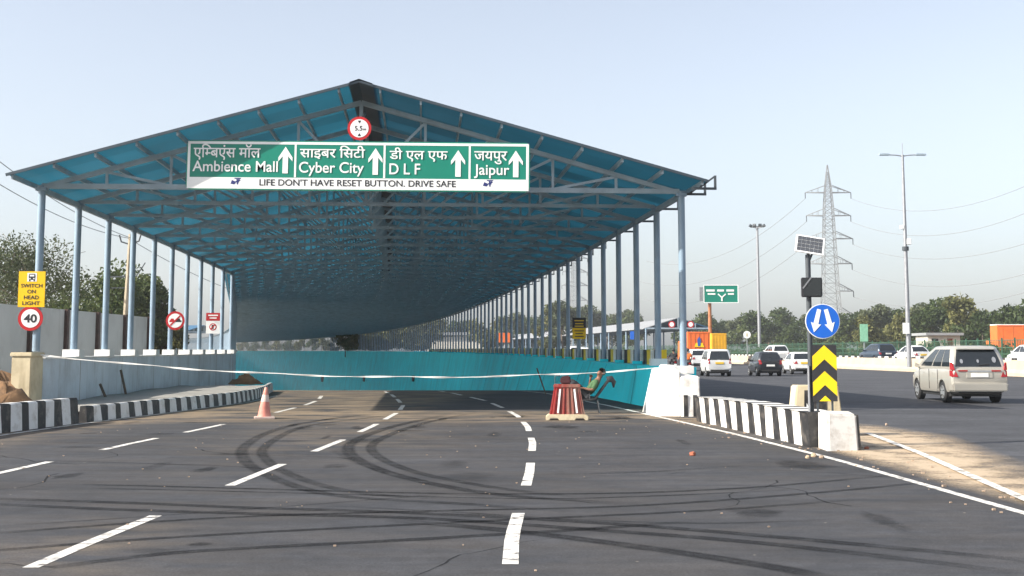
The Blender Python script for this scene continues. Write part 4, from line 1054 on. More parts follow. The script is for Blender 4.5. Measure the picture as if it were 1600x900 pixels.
J = {'pelvis': (0, 0, .50), 'spine': (.13, .02, .60), 'chest': (.27, .04, .76), 'neck': (.36, .04, .90), 'jaw': (.385, .03, .985), 'crown': (.41, .04, 1.09), 'face': (-.8, -.5, 0),
     'shoulder_l': (.28, -.14, .80), 'elbow_l': (.16, -.27, .60), 'wrist_l': (-.03, -.24, .64), 'shoulder_r': (.27, .21, .80), 'elbow_r': (.12, .33, .66), 'wrist_r': (.14, .18, .88),
     'hip_l': (-.03, -.09, .50), 'knee_l': (-.34, -.20, .80), 'ankle_l': (-.50, -.28, .42), 'toe_l': (-.62, -.34, .40), 'hip_r': (-.02, .10, .50), 'knee_r': (-.36, .08, .84), 'ankle_r': (-.56, .0, .46), 'toe_r': (-.68, -.03, .46)}
figure(guard, J, M['shirtgreen'], M['trouser'])
ch = thing('low_chair', 'low black chair with leaning back under the lounging person', 'chair', (gx, GY, 0))
mb = MB(); mb.bar((-.12, 0, .33), (.24, 0, .37), .46, .05); mb.build('seat', M['trim'], ch, bevel=.01)
mb = MB(); mb.bar((.24, 0, .38), (.60, 0, .86), .46, .045); mb.build('backrest', M['trim'], ch, bevel=.01)
mb = MB(); mb.tube([(.55, .0, .86), (.66, 0, .88), (.73, 0, .80), (.72, -.02, .66)], [.08, .085, .06, .02], 8); mb.build('draped_jacket', M['trouser'], ch, smooth='all')
for x, y in ((-.08, -.2), (-.08, .2), (.30, -.2), (.30, .2)): MB().tube([(x, y, .34), (x * 1.2, y * 1.05, 0)], .016, 6).build('leg', M['darksteel'], ch)
# stick leaning against the teal wall
a_, b_ = px(838, 597, 40), gp(853, 616.5)
mb = MB(); a_ = Vector((b_.x - .32, b_.y + .6, b_.z + .95)); mb.tube([b_, a_], .028, 6); tag(mb.build('leaning_stick', M['bark']), 'thin stick leaning behind the red barrier near the teal wall', 'stick')
# sticks leaning on the grey wall
for (x0, y0_, x1, y1_, w_), lab in (((170, 630, 161, 600, .05), 'short stick leaning on the grey wall, tilted to the left'), ((196, 629, 197, 578, .05), 'tall upright stick leaning on the grey wall')):
    k = interp([(0, 33), (100, 34.5), (170, 38), (200, 41)], x0); a_, b_ = px(x0, y0_, k), px(x1, y1_, k + .12)
    a_.z = max(a_.z, .2); xw = off(k - TY, -wl(k - TY)).x + .31; a_.x = xw + .25; b_.x = xw + .02 + (b_.x - px(x0, y1_, k).x)
    a_.x = max(a_.x, xw + .1); b_.x = max(b_.x, xw + .02)
    mb = MB(); mb.tube([a_, b_], w_ * .8, 6); tag(mb.build('leaning_stick', M['bark']), lab, 'stick')

# ------------------------------------------------------------------ vehicles
def loft(secs, closed_ends=True):
    mb = MB(); idx = [mb.add(s, []) for s in secs]; n = len(secs[0])
    for a_, b_ in zip(idx, idx[1:]):
        for k in range(n): mb.f.append([a_ + k, a_ + (k + 1) % n, b_ + (k + 1) % n, b_ + k]); mb.m.append(0)
    mb.f.append([idx[0] + k for k in range(n)]); mb.f.append([idx[-1] + k for k in range(n)][::-1]); mb.m += [0, 0]
    return mb
def make_car(name, label, spec, paint, group=None, plate_m='platewhite', detail=False):
    """front towards +y, origin on the ground under the middle"""
    L_, W_, H_ = spec['L'], spec['W'], spec['H']; root = thing(name, label, 'car', group=group); hw = W_ / 2
    secs = []
    for y, zb, zt, k in spec['low']:
        w = hw * k; zm = zb + (zt - zb) * .52
        half = [(0, zb), (w * .80, zb), (w * .95, zb + .07), (w * .985, zb + .16), (w, zm), (w * .985, zt - .09), (w * .95, zt - .03), (w * .88, zt), (w * .5, zt + .014), (0, zt + .02)]
        secs.append([(x, y, z) for x, z in half] + [(-x, y, z) for x, z in half[-2:0:-1]])
    body = loft(secs).build('body', M[paint], root, smooth=True)
    wr = spec['wr']; wy = spec['wheels']
    cut = MB()
    for y in wy:
        for s in (-1, 1):
            cut.tube([(s * (hw - .26), y, wr), (s * (hw + .3), y, wr)], wr + .055, 24)
    co = cut.build('c', M['trim']); md = body.modifiers.new('b', 'BOOLEAN'); md.object = co; md.operation = 'DIFFERENCE'; md.solver = 'EXACT'
    me = bpy.data.meshes.new_from_object(body.evaluated_get(bpy.context.evaluated_depsgraph_get()))
    body.modifiers.clear(); bpy.data.objects.remove(co)
    if len(me.polygons) > 20: body.data = me
    me = body.data; me.materials.clear(); me.materials.append(M[paint]); me.polygons.foreach_set('material_index', [0] * len(me.polygons)); me.set_sharp_from_angle(angle=R(38))
    # cabin
    g = spec['cab']                                      # rear base y, rear roof y, front roof y, front base y, base z, base half width, roof half width
    yb0, yt0, yt1, yb1, zb, wb, wt = g; zt = H_ - .03
    def at(u):
        f1, f2 = (max(u, 0) ** 1.7 if u > 0 else u * .2), (max(u, 0) ** 1.25 if u > 0 else u * .2)
        return yb0 + (yt0 - yb0) * f1, yb1 + (yt1 - yb1) * f2, wb + (wt - wb) * f1
    def ring(z):
        u = (z - zb) / (zt - zb); y0, y1, w = at(u); c = .07 + .05 * max(u, 0)
        return [(-w + c, y0, z), (w - c, y0, z), (w, y0 + c, z), (w, y1 - c * 2, z), (w - c * 2, y1, z), (-w + c * 2, y1, z), (-w, y1 - c * 2, z), (-w, y0 + c, z)]
    top = ring(zt); cx = (yt0 + yt1) / 2
    r2_ = [(x * .965, cx + (y - cx) * .98, H_ - .012) for x, y, z in top]; r3 = [(x * .86, cx + (y - cx) * .93, H_ + .008) for x, y, z in top]; r4 = [(x * .5, cx + (y - cx) * .6, H_ + .022) for x, y, z in top]
    loft([ring(zb - .03)] + [ring(zb + (zt - zb) * k_ / 6) for k_ in range(0, 6)] + [top, r2_, r3, r4]).build('cabin', M[paint], root, smooth=True)
    def P(face, u, v, o_=.006):
        z = zb + (zt - zb) * v; y0, y1, w = at(v)
        if face in ('l', 'r'): s = -1 if face == 'l' else 1; return (s * (w + o_), y0 + (y1 - y0) * u, z)
        if face == 'b': return ((u * 2 - 1) * (w - .06), y0 - o_ * 1.6, z)
        return ((u * 2 - 1) * (w - .1), y1 + o_ * 1.6, z)
    def pane(face, pts):
        mb = MB()
        if len(pts) == 4:
            (ua, va), (ub, vb), (uc, vc), (ud, vd) = pts; pts = [(ua + (ud - ua) * k_ / 4, va + (vd - va) * k_ / 4) for k_ in range(4, -1, -1)] + [(ub + (uc - ub) * k_ / 4, vb + (vc - vb) * k_ / 4) for k_ in range(5)]
            A = [P(face, *q_) for q_ in pts]; B = [P(face, q_[0], q_[1], -.012) for q_ in pts]; n = 10
            mb.add(A + B, [(k_, k_ + 1, 8 - k_, 9 - k_) for k_ in range(4)] + [(19 - k_, 18 - k_, k_ + 11, k_ + 10) for k_ in range(4)] + [(i, (i + 1) % n, (i + 1) % n + n, i + n) for i in range(n)])
            return mb.build('window', M['glass'], root)
        n = len(pts); mb.add([P(face, *q_) for q_ in pts] + [P(face, q_[0], q_[1], -.012) for q_ in pts], [list(range(n)), list(range(2 * n - 1, n - 1, -1))] + [[i, (i + 1) % n, (i + 1) % n + n, i + n] for i in range(n)])
        mb.build('window', M['glass'], root)
    for u0, u1, du0, du1 in spec['side']:
        for f_ in ('l', 'r'): pane(f_, [(u0, .10), (u1, .10), (u1 + du1, .90), (u0 + du0, .90)])
    pane('b', [(.05, spec.get('rwb', .12)), (.95, spec.get('rwb', .12)), (.93, .90), (.07, .90)]); pane('f', [(.03, .08), (.97, .08), (.95, .93), (.05, .93)])
    # wheels
    for y in wy:
        for s in (-1, 1):
            x0, x1 = s * (hw - .02), s * (hw - .22)
            mb = MB(); mb.tube([(x0, y, wr), (x0 - s * .03, y, wr), (x1, y, wr)], [wr - .035, wr, wr], 24); w_o = mb.build('wheel', M['rubber'], root, smooth=True)
            mb = MB(); mb.tube([(x0 + s * .004, y, wr), (x0 - s * .03, y, wr)], [wr * .62, wr * .64], 20); 
            mb.build('rim', M['alloy'], w_o, smooth=True)
            mb = MB()
            for k in range(5):
                a_ = 2 * math.pi * k / 5 + .3; mb.bar((x0 + s * .006, y + math.cos(a_) * wr * .30, wr + math.sin(a_) * wr * .30), (x0 + s * .006, y + math.cos(a_) * wr * .56, wr + math.sin(a_) * wr * .56), .006, .045, up=(1, 0, 0))
            mb.build('spoke_gaps', M['trim'], w_o)
    yr = spec['low'][0][0]; zt_r = spec['low'][0][2]
    for s in (-1, 1):
        z0, z1, ww = spec['tl']
        mb = MB(); x_o, x_i = s * hw * spec.get('tx', .905), s * (hw * spec.get('tx', .905) - ww); 
        pts = [(x_i, yr - .03, z0), (x_o, yr - .0, z0), (x_o + s * .018, yr + .16, z0 + .03), (x_i, yr + .10, z0)]
        up_ = [(x_i + s * ww * .35, yr - .0, z1), (x_o, yr + .03, z1), (x_o + s * .012, yr + .18, z1), (x_i + s * ww * .35, yr + .14, z1)]
        mb.hexa(pts + up_); mb.build('tail_light', M['tail'], root, bevel=.008)
        mb = MB(); hy = spec['low'][-1][0]; mb.hexa([(s * hw * .45, hy - .09, .62), (s * hw * .8, hy - .2, .62), (s * hw * .8, hy - .3, .62), (s * hw * .45, hy - .2, .62), (s * hw * .45, hy - .11, .74), (s * hw * .8, hy - .22, .76), (s * hw * .8, hy - .32, .76), (s * hw * .45, hy - .2, .74)]); mb.build('headlight', M['lampglass'], root)
        mb = MB(); ym = yb1 - .42; mb.hexa([(s * (wb - .02), ym, zb + .02), (s * (wb + .16), ym - .02, zb + .02), (s * (wb + .15), ym + .09, zb + .02), (s * (wb - .02), ym + .08, zb + .02), (s * (wb - .02), ym, zb + .09), (s * (wb + .17), ym - .02, zb + .17), (s * (wb + .15), ym + .07, zb + .16), (s * (wb - .02), ym + .08, zb + .1)]); mb.build('mirror', M[paint], root, bevel=.01)
        for yh in spec.get('handles', ()):
            mb = MB(); mb.box(s * hw * .985 - .01, s * hw * .985 + .022, yh, yh + .18, zb - .16, zb - .13); mb.build('door_handle', M[paint], root)
    zp = spec['plate']
    mb = MB(); mb.box(-.26, .26, yr - .03, yr + .03, zp, zp + .12); mb.build('number_plate', M[plate_m], root)
    mb = MB(); mb.box(-hw * .72, hw * .72, yr - .02, yr + .2, spec['low'][0][1] - .1, spec['low'][0][1] + .03); mb.build('underbody_trim', M['trim'], root, bevel=.02)
    mb = MB(); mb.box(-hw * .86, hw * .86, spec['low'][0][0] + .4, spec['low'][-1][0] - .4, .2, .34); mb.build('underbody', M['trim'], root)
    if detail:
        for s in (-1, 1):                                # upper wedge of each lamp cluster
            x_o = s * hw * .955; mb = MB(); mb.hexa([(x_o - s * .10, yr - .02, 1.01), (x_o, yr + .0, 1.01), (x_o + s * .012, yr + .14, 1.03), (x_o - s * .10, yr + .1, 1.01), (x_o - s * .045, yr + .0, 1.24), (x_o - s * .005, yr + .03, 1.24), (x_o, yr + .14, 1.26), (x_o - s * .045, yr + .1, 1.24)]); mb.build('tail_light', M['tail'], root, bevel=.006)
        mb = MB()                                        # tailgate lines: garnish bar, bumper step, wiper, roof spoiler
        mb.box(-.36, .36, yr - .022, yr + .05, zp + .155, zp + .20); mb.build('chrome_bar', M['alloy'], root)
        mb = MB(); mb.box(-.40, .40, yr - .016, yr + .04, zp - .03, zp + .15); mb.build('plate_recess', M[paint], root, bevel=.01)
        for s in (-1, 1): MB().box(min(s * .36, s * .64), max(s * .36, s * .64), yr - .02, yr + .05, zp + .17, zp + .21).build('reflector_bar', M['tail'], root)
        mb = MB(); mb.hexa([(-.82 * wt, yt0 - .16, H_ - .10), (.82 * wt, yt0 - .16, H_ - .10), (.9 * wt, yt0 + .2, H_ - .03), (-.9 * wt, yt0 + .2, H_ - .03), (-.82 * wt, yt0 - .16, H_ - .07), (.82 * wt, yt0 - .16, H_ - .07), (.9 * wt, yt0 + .2, H_ + .012), (-.9 * wt, yt0 + .2, H_ + .012)]); mb.build('roof_spoiler', M[paint], root, bevel=.01)
        mb = MB(); q0, q1 = P('b', .5, .16, .02), P('b', .72, .22, .02); mb.bar(q0, q1, .02, .02); mb.build('rear_wiper', M['trim'], root)
        mb = MB()
        mb.hexa([(-hw * .93, yr - .07, .36), (hw * .93, yr - .07, .36), (hw * .97, yr + .32, .36), (-hw * .97, yr + .32, .36), (-hw * .95, yr - .085, .62), (hw * .95, yr - .085, .62), (hw * .985, yr + .32, .62), (-hw * .985, yr + .32, .62)])
        mb.build('bumper', M[paint], root, bevel=.035)
        for u, v, r_ in ((.17, .35, .07), (.5, .36, .055), (.83, .42, .09)):   # pale stickers inside the rear window
            c_ = P('b', u, v, .014); mb = MB(); mb.add([(c_[0] + math.cos(a_) * r_ * .7, c_[1] + math.sin(a_) * .0 + (yt0 - yb0) / (zt - zb) * math.sin(a_) * r_, c_[2] + math.sin(a_) * r_) for a_ in [2 * math.pi * k / 14 for k in range(14)]], [list(range(14))]); mb.build('window_sticker', M['galv'], root)
        for s in (-1, 1):                                # door seams
            for yy in spec['seams']:
                mb = MB(); mb.box(s * hw * 1.0 - .012, s * hw * 1.0 + .002, yy, yy + .007, .40, zb - .03); mb.build('door_seam', M['trim'], root)
    return root
MPV = dict(tx=.955, L=4.58, W=1.77, H=1.735, wr=.33, wheels=(-1.36, 1.39), tl=(.80, 1.0, .20), plate=.80, rwb=.10, handles=(-.5, .45), seams=(-.98, -.08, .98),
           low=[(-2.26, .42, 1.02, .90), (-2.20, .34, 1.06, .965), (-1.9, .27, 1.07, .995), (-.6, .25, 1.06, 1), (.6, .25, 1.05, 1), (1.3, .25, 1.02, .99), (1.75, .26, .94, .97), (2.1, .28, .84, .90), (2.26, .34, .74, .76), (2.30, .42, .64, .66)],
           cab=(-2.17, -1.86, .05, 1.46, 1.05, .84, .70), side=[(.03, .25, .02, .01), (.275, .52, .0, .0), (.55, .88, .0, -.14)])
HATCH = dict(L=3.6, W=1.6, H=1.52, wr=.28, wheels=(-1.15, 1.2), tl=(.75, 1.02, .17), plate=.62, rwb=.06, handles=(-.5, .3),
             low=[(-1.78, .40, .90, .88), (-1.72, .32, .93, .95), (-1.4, .26, .94, 1), (0, .24, .92, 1), (.95, .24, .90, .98), (1.35, .25, .82, .95), (1.65, .27, .72, .87), (1.78, .36, .62, .72)],
             cab=(-1.70, -1.38, .28, 1.12, .92, .74, .575), side=[(.06, .30, .04, .01), (.33, .57, 0, 0), (.60, .86, 0, -.10)])
TALL = dict(HATCH, H=1.68, low=[(-1.80, .40, 1.0, .91), (-1.74, .32, 1.02, .96), (-1.4, .26, 1.0, 1), (0, .24, .98, 1), (.95, .24, .96, .98), (1.35, .25, .90, .95), (1.65, .27, .80, .88), (1.78, .36, .68, .74)], tl=(.80, 1.12, .13), plate=.78, cab=(-1.76, -1.62, .38, 1.16, .99, .76, .63))
SEDAN = dict(L=4.3, W=1.7, H=1.5, wr=.30, wheels=(-1.3, 1.3), tl=(.72, .96, .30), plate=.72, rwb=.05, handles=(-.5, .45),
             low=[(-2.12, .40, .98, .86), (-2.05, .32, 1.01, .94), (-1.6, .27, .99, .99), (-.9, .25, .95, 1), (.3, .24, .92, 1), (1.15, .24, .90, .98), (1.7, .26, .80, .94), (2.0, .29, .70, .84), (2.12, .38, .60, .70)],
             cab=(-1.55, -.92, .25, 1.15, .95, .77, .58), side=[(.10, .46, .10, .01), (.49, .86, 0, -.12)])
SUV = dict(MPV, tx=.94, L=4.3, H=1.68, W=1.78, wheels=(-1.28, 1.28), cab=(-2.05, -1.70, .25, 1.25, 1.06, .82, .64))
def on_road(o, x, ybase, z=0.0, head=0):                 # stand a car where its rear wheels meet the road
    p = gp(x, ybase, z); o.location = (p.x, p.y, z); o.rotation_euler = (0, 0, R(head)); return o
mpv = make_car('minivan', 'champagne silver minivan driving away on the near lanes', MPV, 'carsilver', 'cars on the carriageway', detail=True)
p = gp(1533, 630); mpv.location = (p.x - .05, p.y + 2.0, 0); mpv.rotation_euler = (0, 0, R(-1.5)); mpv.scale = (1, 1, 1)
def place(o, xc, ytop, H_, z, head):                     # put the car so its roof shows at the photo pixel
    D = F * (CH - z - H_) / (ytop - HY) if abs(ytop - HY) > 3 else 100
    return o
def car_at(o, x, D, z, head):
    p = px(x, HY, D); o.location = (p.x, D, z - .008 if z == 0 else z); o.rotation_euler = (0, 0, R(head)); return o
cars = 'cars on the carriageway'
car_at(make_car('hatchback', 'tall white hatchback taxi with yellow plate left of the black hatchback', TALL, 'carwhite', cars, 'plateyellow'), 1117, 82.5, 0, 0)
car_at(make_car('hatchback', 'small black hatchback between the white taxi and the white sedan', HATCH, 'cardark', cars), 1194, 83.5, 0, 1.5)
car_at(make_car('sedan', 'white sedan taxi partly behind the chevron board', SEDAN, 'carwhite', cars, 'plateyellow'), 1247, 90, 0, -1)
car_at(make_car('estate_car', 'white estate car farther off, above the black hatchback', SUV, 'carwhite', cars), 1211, 128, .45, 4)
car_at(make_car('estate_car', 'dark blue estate car beyond the concrete barrier', SUV, 'carblue', cars), 1371, 112, .5, 8)
car_at(make_car('sedan', 'white sedan with yellow plate beyond the concrete barrier, left of the minivan', SEDAN, 'carwhite', cars, 'plateyellow'), 1425, 104, .5, 7)
car_at(make_car('sedan', 'white sedan cut off by the right edge beyond the barrier', SEDAN, 'carwhite', cars), 1606, 92, .5, 2)
car_at(make_car('hatchback', 'white hatchback seen between the right canopy columns, nearer one', HATCH, 'carwhite', cars), 912, 120, .35, 3)
car_at(make_car('hatchback', 'white hatchback under the canopy edge, far one beside the warning board', TALL, 'carwhite', cars), 897, 138, .35, 5)
car_at(make_car('sedan', 'white sedan half hidden behind the first right canopy column', SEDAN, 'carwhite', cars), 1088, 104, .2, 2)

# lorries
def make_lorry(name, label, col, w, h, ln, cabin=True):
    root = thing(name, label, 'truck')
    MB().box(-w / 2, w / 2, -ln / 2, ln / 2, 1.05, h).build('cargo_box', col, root, bevel=.03)
    mb = MB()
    for k in range(5): x = -w / 2 + w * (k + .5) / 5; mb.box(x - .03, x + .03, -ln / 2 - .03, -ln / 2 - .002, 1.1, h - .06)
    for z in (1.12, h - .1): mb.box(-w / 2 + .04, w / 2 - .04, -ln / 2 - .038, -ln / 2 - .031, z - .05, z + .05)
    mb.build('rear_ribs', col, root)
    MB().box(-w / 2 + .1, w / 2 - .1, -ln / 2 + .1, ln / 2 + 1.6, .75, 1.03).build('chassis', M['trim'], root)
    MB().box(-w / 2, w / 2, -ln / 2 - .1, -ln / 2 + .02, .55, .85).build('rear_bumper', M['signwhite'], root)
    mb = MB(); mb.hexa([(-w / 2, ln / 2 + .1, .6), (w / 2, ln / 2 + .1, .6), (w / 2, ln / 2 + 2.0, .6), (-w / 2, ln / 2 + 2.0, .6), (-w / 2, ln / 2 + .1, 2.7), (w / 2, ln / 2 + .1, 2.7), (w / 2, ln / 2 + 1.6, 2.7), (-w / 2, ln / 2 + 1.6, 2.7)]); mb.build('cab', col, root, bevel=.06)
    for y in (-ln / 2 + 1.0, ln / 2 + .9):
        for s in (-1, 1): MB().tube([(s * w / 2, y, .5), (s * (w / 2 - .35), y, .5)], .5, 18).build('wheel', M['rubber'], root, smooth=True)
    for s in (-1, 1): MB().box(s * w * .4 - .12, s * w * .4 + .12, -ln / 2 - .12, -ln / 2 - .101, .62, .76).build('tail_light', M['tail'], root)
    return root
lo = make_lorry('lorry', 'orange lorry with a small painted emblem on its rear, beside the first column', M['orange'], 2.4, 3.65, 5.0); car_at(lo, 1086, 142, 0, 2)
mb = MB(); mb.prism([(-.5, 2.0), (.55, 2.0), (.38, 2.45), (-.36, 2.45)], -2.56, -2.542); mb.build('yellow_mark', M['chevyellow'], lo)
mb = MB(); mb.prism([(-.14, 2.1), (.12, 2.1), (.2, 2.75), (.02, 3.15), (-.2, 2.8)], -2.58, -2.562); mb.build('blue_mark', M['truckblue'], lo)
lo2 = make_lorry('lorry', 'yellow lorry right of the orange lorry', M['truckyellow'], 1.75, 3.6, 4.2); car_at(lo2, 1118, 150, 0, 3)
lo3 = make_lorry('lorry', 'orange box lorry beyond the green fence at the right edge', M['orange'], 6.4, 4.55, 2.4); car_at(lo3, 1594, 160, .2, 0)
MB().box(-3.2, 3.2, -1.2, 1.2, 4.552, 4.66).build('roof_cover', M['signwhite'], lo3)

# motorcycles and riders by the first columns
def make_bike(label):
    root = thing('motorcycle', label, 'motorcycle', group='motorcycles near the wall end')
    for y in (-.62, .64):
        mb = MB(); n = 18; ring = [(0, y + .27 * math.cos(2 * math.pi * k / n), .3 + .27 * math.sin(2 * math.pi * k / n)) for k in range(n + 1)]; mb.tube(ring, .045, 6, cap=False); w_ = mb.build('wheel', M['rubber'], root, smooth='all')
        MB().tube([(-.03, y, .3), (.03, y, .3)], .19, 14).build('rim', M['alloy'], w_)
    mb = MB(); mb.tube([(0, .1, .80), (0, .3, .86), (0, .48, .80)], [.08, .15, .07], 10); mb.build('tank', M['cardark'], root, smooth='all')
    mb = MB(); mb.tube([(0, -.75, .84), (0, -.4, .80), (0, .1, .78)], [.07, .13, .10], 8); mb.build('seat', M['trim'], root, smooth='all')
    MB().box(-.13, .13, -.15, .3, .3, .68).build('engine', M['darksteel'], root, bevel=.03)
    mb = MB(); mb.tube([(0, .64, .3), (0, .48, .95)], .035, 6); mb.tube([(-.34, .4, 1.02), (0, .47, .98), (.34, .4, 1.02)], .018, 6); mb.build('fork', M['galv'], root)
    MB().box(-.07, .07, -.88, -.82, .68, .78).build('tail_light', M['tail'], root); MB().box(-.1, .1, -.87, -.84, .5, .62).build('number_plate', M['platewhite'], root)
    MB().tube([(.15, .2, .28), (.17, -.75, .36)], .045, 8).build('exhaust', M['galv'], root)
    return root
def make_rider(label, shirt):
    root = thing('person', label, 'person', group='riders near the wall end')
    J = {'pelvis': (0, -.25, .92), 'spine': (0, -.2, 1.08), 'chest': (0, -.12, 1.26), 'neck': (0, -.06, 1.42), 'jaw': (0, -.02, 1.50), 'crown': (0, -.01, 1.62), 'face': (0, 1, 0)}
    for s, k in ((-1, 'l'), (1, 'r')):
        J.update({'shoulder_' + k: (s * .19, -.1, 1.33), 'elbow_' + k: (s * .30, .1, 1.14), 'wrist_' + k: (s * .32, .33, 1.06), 'hip_' + k: (s * .11, -.2, .88), 'knee_' + k: (s * .22, .2, .74), 'ankle_' + k: (s * .2, .02, .34), 'toe_' + k: (s * .2, .18, .30)})
    figure(root, J, shirt, M['trouser'])
    bm = bmesh.new(); bmesh.ops.create_icosphere(bm, subdivisions=2, radius=1, matrix=Matrix.Translation((0, -.02, 1.60)) @ Matrix.Diagonal((.125, .15, .13, 1))); me = bpy.data.meshes.new('m'); bm.to_mesh(me); bm.free()
    me.polygons.foreach_set('use_smooth', [True] * len(me.polygons)); mesh_obj('helmet', me, M['trim'], root)
    return root
for (x, D, sh, la, lb_) in ((1024, 86, 'trouser', 'dark motorcycle left of the second column', 'rider in black on the motorcycle left of the second column'),
                          (1052, 92, 'trouser', 'dark motorcycle between the first two right columns', 'rider in black on the motorcycle between the first two right columns'),
                          (1074, 84, 'shirtorange', 'dark motorcycle just right of the first column', 'rider in orange just right of the first right column')):
    car_at(make_bike(la), x, D, .05, 2); car_at(make_rider(lb_, M[sh]), x, D, .05, 2)

# ------------------------------------------------------------------ median barrier, green fence, hedge
bt = tag(thing('median_barrier', 'long cream concrete barrier between the two carriageways', 'barrier', (barrier_x(60), 60, 0)), kind='thing')
secs = []
for Yk in [-30, 20, 45, 60, 75, 90, 105, 120, 135, 150, 165, 178]:
    x = barrier_x(Yk); secs.append([(x - .30 + dx, Yk, z) for dx, z in ((0, -.03), (0, .2), (.16, .42), (.22, 1.0), (.42, 1.0), (.48, .42), (.64, .2), (.64, -.03))])
rel(loft(secs).build('barrier_wall', M['concrete']), bt)
mb = MB(); Yk = 20.0; k = 0
while Yk < 176:
    x = barrier_x(Yk) + .72; x2 = barrier_x(Yk + .9) + .72; mb.hexa([(x, Yk, .98), (x + .2, Yk, .98), (x2 + .2, Yk + .9, .98), (x2, Yk + .9, .98), (x, Yk, 1.13), (x + .2, Yk, 1.13), (x2 + .2, Yk + .9, 1.13), (x2, Yk + .9, 1.13)], k % 2); Yk += .9; k += 1
rel(mb.build('striped_kerb_top', [M['black'], M['white']]), bt)
mb = MB(); mb.hexa([(barrier_x(20) + .70, 20, .9), (barrier_x(20) + .94, 20, .9), (barrier_x(176) + .94, 176, .9), (barrier_x(176) + .70, 176, .9), (barrier_x(20) + .70, 20, .975), (barrier_x(20) + .94, 20, .975), (barrier_x(176) + .94, 176, .975), (barrier_x(176) + .70, 176, .975)])
def fence_x(Y): return barrier_x(Y) + 24.5
fe = tag(thing('green_fence', 'long green mesh fence on posts along the far carriageway', 'fence', (fence_x(150), 150, .4)), kind='thing')
mb = MB(); pf = MB(); Yk = 70.0; posts = []
while Yk < 470:
    Y2 = Yk + 3.2; x, x2 = fence_x(Yk), fence_x(Y2)
    for z in (.55, 1.25, 1.95, 2.75): mb.bar((x, Yk, z), (x2, Y2, z), .05, .07)
    for j in range(8): u = (j + .5) / 8; xx, yy = x + (x2 - x) * u, Yk + 3.2 * u; mb.bar((xx, yy, .45), (xx, yy, 2.75), .045, .045)
    if len(posts) < 98: posts.append(rel(MB().box(x - .07, x + .07, Yk - .07, Yk + .07, .3, 3.0).build('fence_post', M['meshgreen']), fe))
    else: pf.box(x - .07, x + .07, Yk - .07, Yk + .07, .3, 3.0)
    Yk = Y2
rel(mb.build('fence_mesh', M['meshgreen']), fe)
if pf.v: tag(rel(pf.build('fence_post', M['meshgreen']), fe), kind='stuff')

# ------------------------------------------------------------------ trees
def leaf_cloud(centres, n, size, seed, squash=1.0):
    rr = random.Random(seed); V, Fc, tint = [], [], []
    tot = sum(c[1] ** 2 for c in centres)
    for (c, r_) in centres:
        m_ = int(n * r_ * r_ / tot); ct = rr.uniform(-.22, .22)
        for _ in range(m_):
            d = Vector((rr.gauss(0, 1), rr.gauss(0, 1), rr.gauss(0, 1))).normalized() * r_ * (rr.random() ** .42) ; d.z *= squash
            p = Vector(c) + d; a_ = Vector((rr.uniform(-1, 1), rr.uniform(-1, 1), rr.uniform(-1, 1))).normalized(); b_ = a_.cross(Vector((rr.uniform(-1, 1), rr.uniform(-1, 1), rr.uniform(-1, 1)))).normalized()
            s = size * rr.uniform(.6, 1.4); o_ = len(V); V += [p - a_ * s, p + b_ * s * .5, p + a_ * s, p - b_ * s * .5]; Fc.append((o_, o_ + 1, o_ + 2, o_ + 3)); tint.append(min(1, max(0, .42 + ct + rr.gauss(0, .2))))
    return V, Fc, tint
def make_tree(name, h, w, leaf, seed, n=2600, size=.28, trunk=.16, bare=0.0, base=.28):
    """trunk with limbs and a crown of leaf clumps, base at the origin"""
    rr = random.Random(seed); root = bpy.data.objects.new(name, None); COL.objects.link(root)
    cs = []; mb = MB(); z0 = h * base
    lean = rr.uniform(-.06, .06) * h
    mb.tube([(0, 0, -.2), (lean * .3, 0, h * .25), (lean, rr.uniform(-.2, .2), h * .62)], [trunk, trunk * .8, trunk * .4], 8)
    for k in range(rr.randint(9, 13)):
        a_ = rr.uniform(0, 2 * math.pi); u = rr.random(); z = z0 + (h - z0) * (.12 + .80 * u); rad = w / 2 * math.sqrt(max(.05, 1 - (2 * (.12 + .8 * u) - .95) ** 2)) * rr.uniform(.45, .85)
        c = (lean + rad * math.cos(a_), rad * math.sin(a_), z); r_ = w * rr.uniform(.15, .25); cs.append((c, r_))
        st = Vector((lean * .6, 0, h * (base + .1 + .35 * u * .8))); mid = st.lerp(Vector(c), .5) + Vector((0, 0, h * .02)); mb.tube([st, mid, c], [trunk * .4, trunk * .26, trunk * .07], 5)
        if bare:
            for j in range(int(bare)):
                e = Vector(c) + Vector((rr.gauss(0, 1), rr.gauss(0, 1), abs(rr.gauss(.4, .8)))).normalized() * r_ * rr.uniform(.8, 1.6); mb.tube([Vector(c).lerp(mid, rr.random() * .6), e], [trunk * .1, .012], 4)
    cs.append(((lean, 0, h * .72), w * .24)); cs.append(((lean, 0, h * .90), w * .14))
    to = mb.build('trunk', M['bark'], root, smooth='all')
    V, Fc, tint = leaf_cloud(cs, n, size, seed + 1, .85)
    m2 = MB(); m2.v = [tuple(v) for v in V]; m2.f = [list(f) for f in Fc]; m2.m = [0] * len(Fc)
    me = bpy.data.meshes.new('crown'); me.from_pydata(m2.v, [], m2.f); me.materials.append(LEAF[leaf]); a_ = me.attributes.new('tint', 'FLOAT', 'FACE'); a_.data.foreach_set('value', tint)
    co = bpy.data.objects.new('crown', me); COL.objects.link(co); co.parent = root
    return root
KIND = [('dark rounded', 'dark', 9.5, 9), ('mid green bushy', 'mid', 9, 8.5), ('pale yellowish', 'pale', 8.5, 8), ('tall open', 'olive', 10.5, 7.5), ('broad dark', 'dark', 8.5, 11), ('tall pale', 'pale', 10.5, 7)]
protos = [make_tree('tree', h, w, lf, 40 + i, 2300, .34, base=.16) for i, (nm, lf, h, w) in enumerate(KIND)]
used = [False] * len(protos)
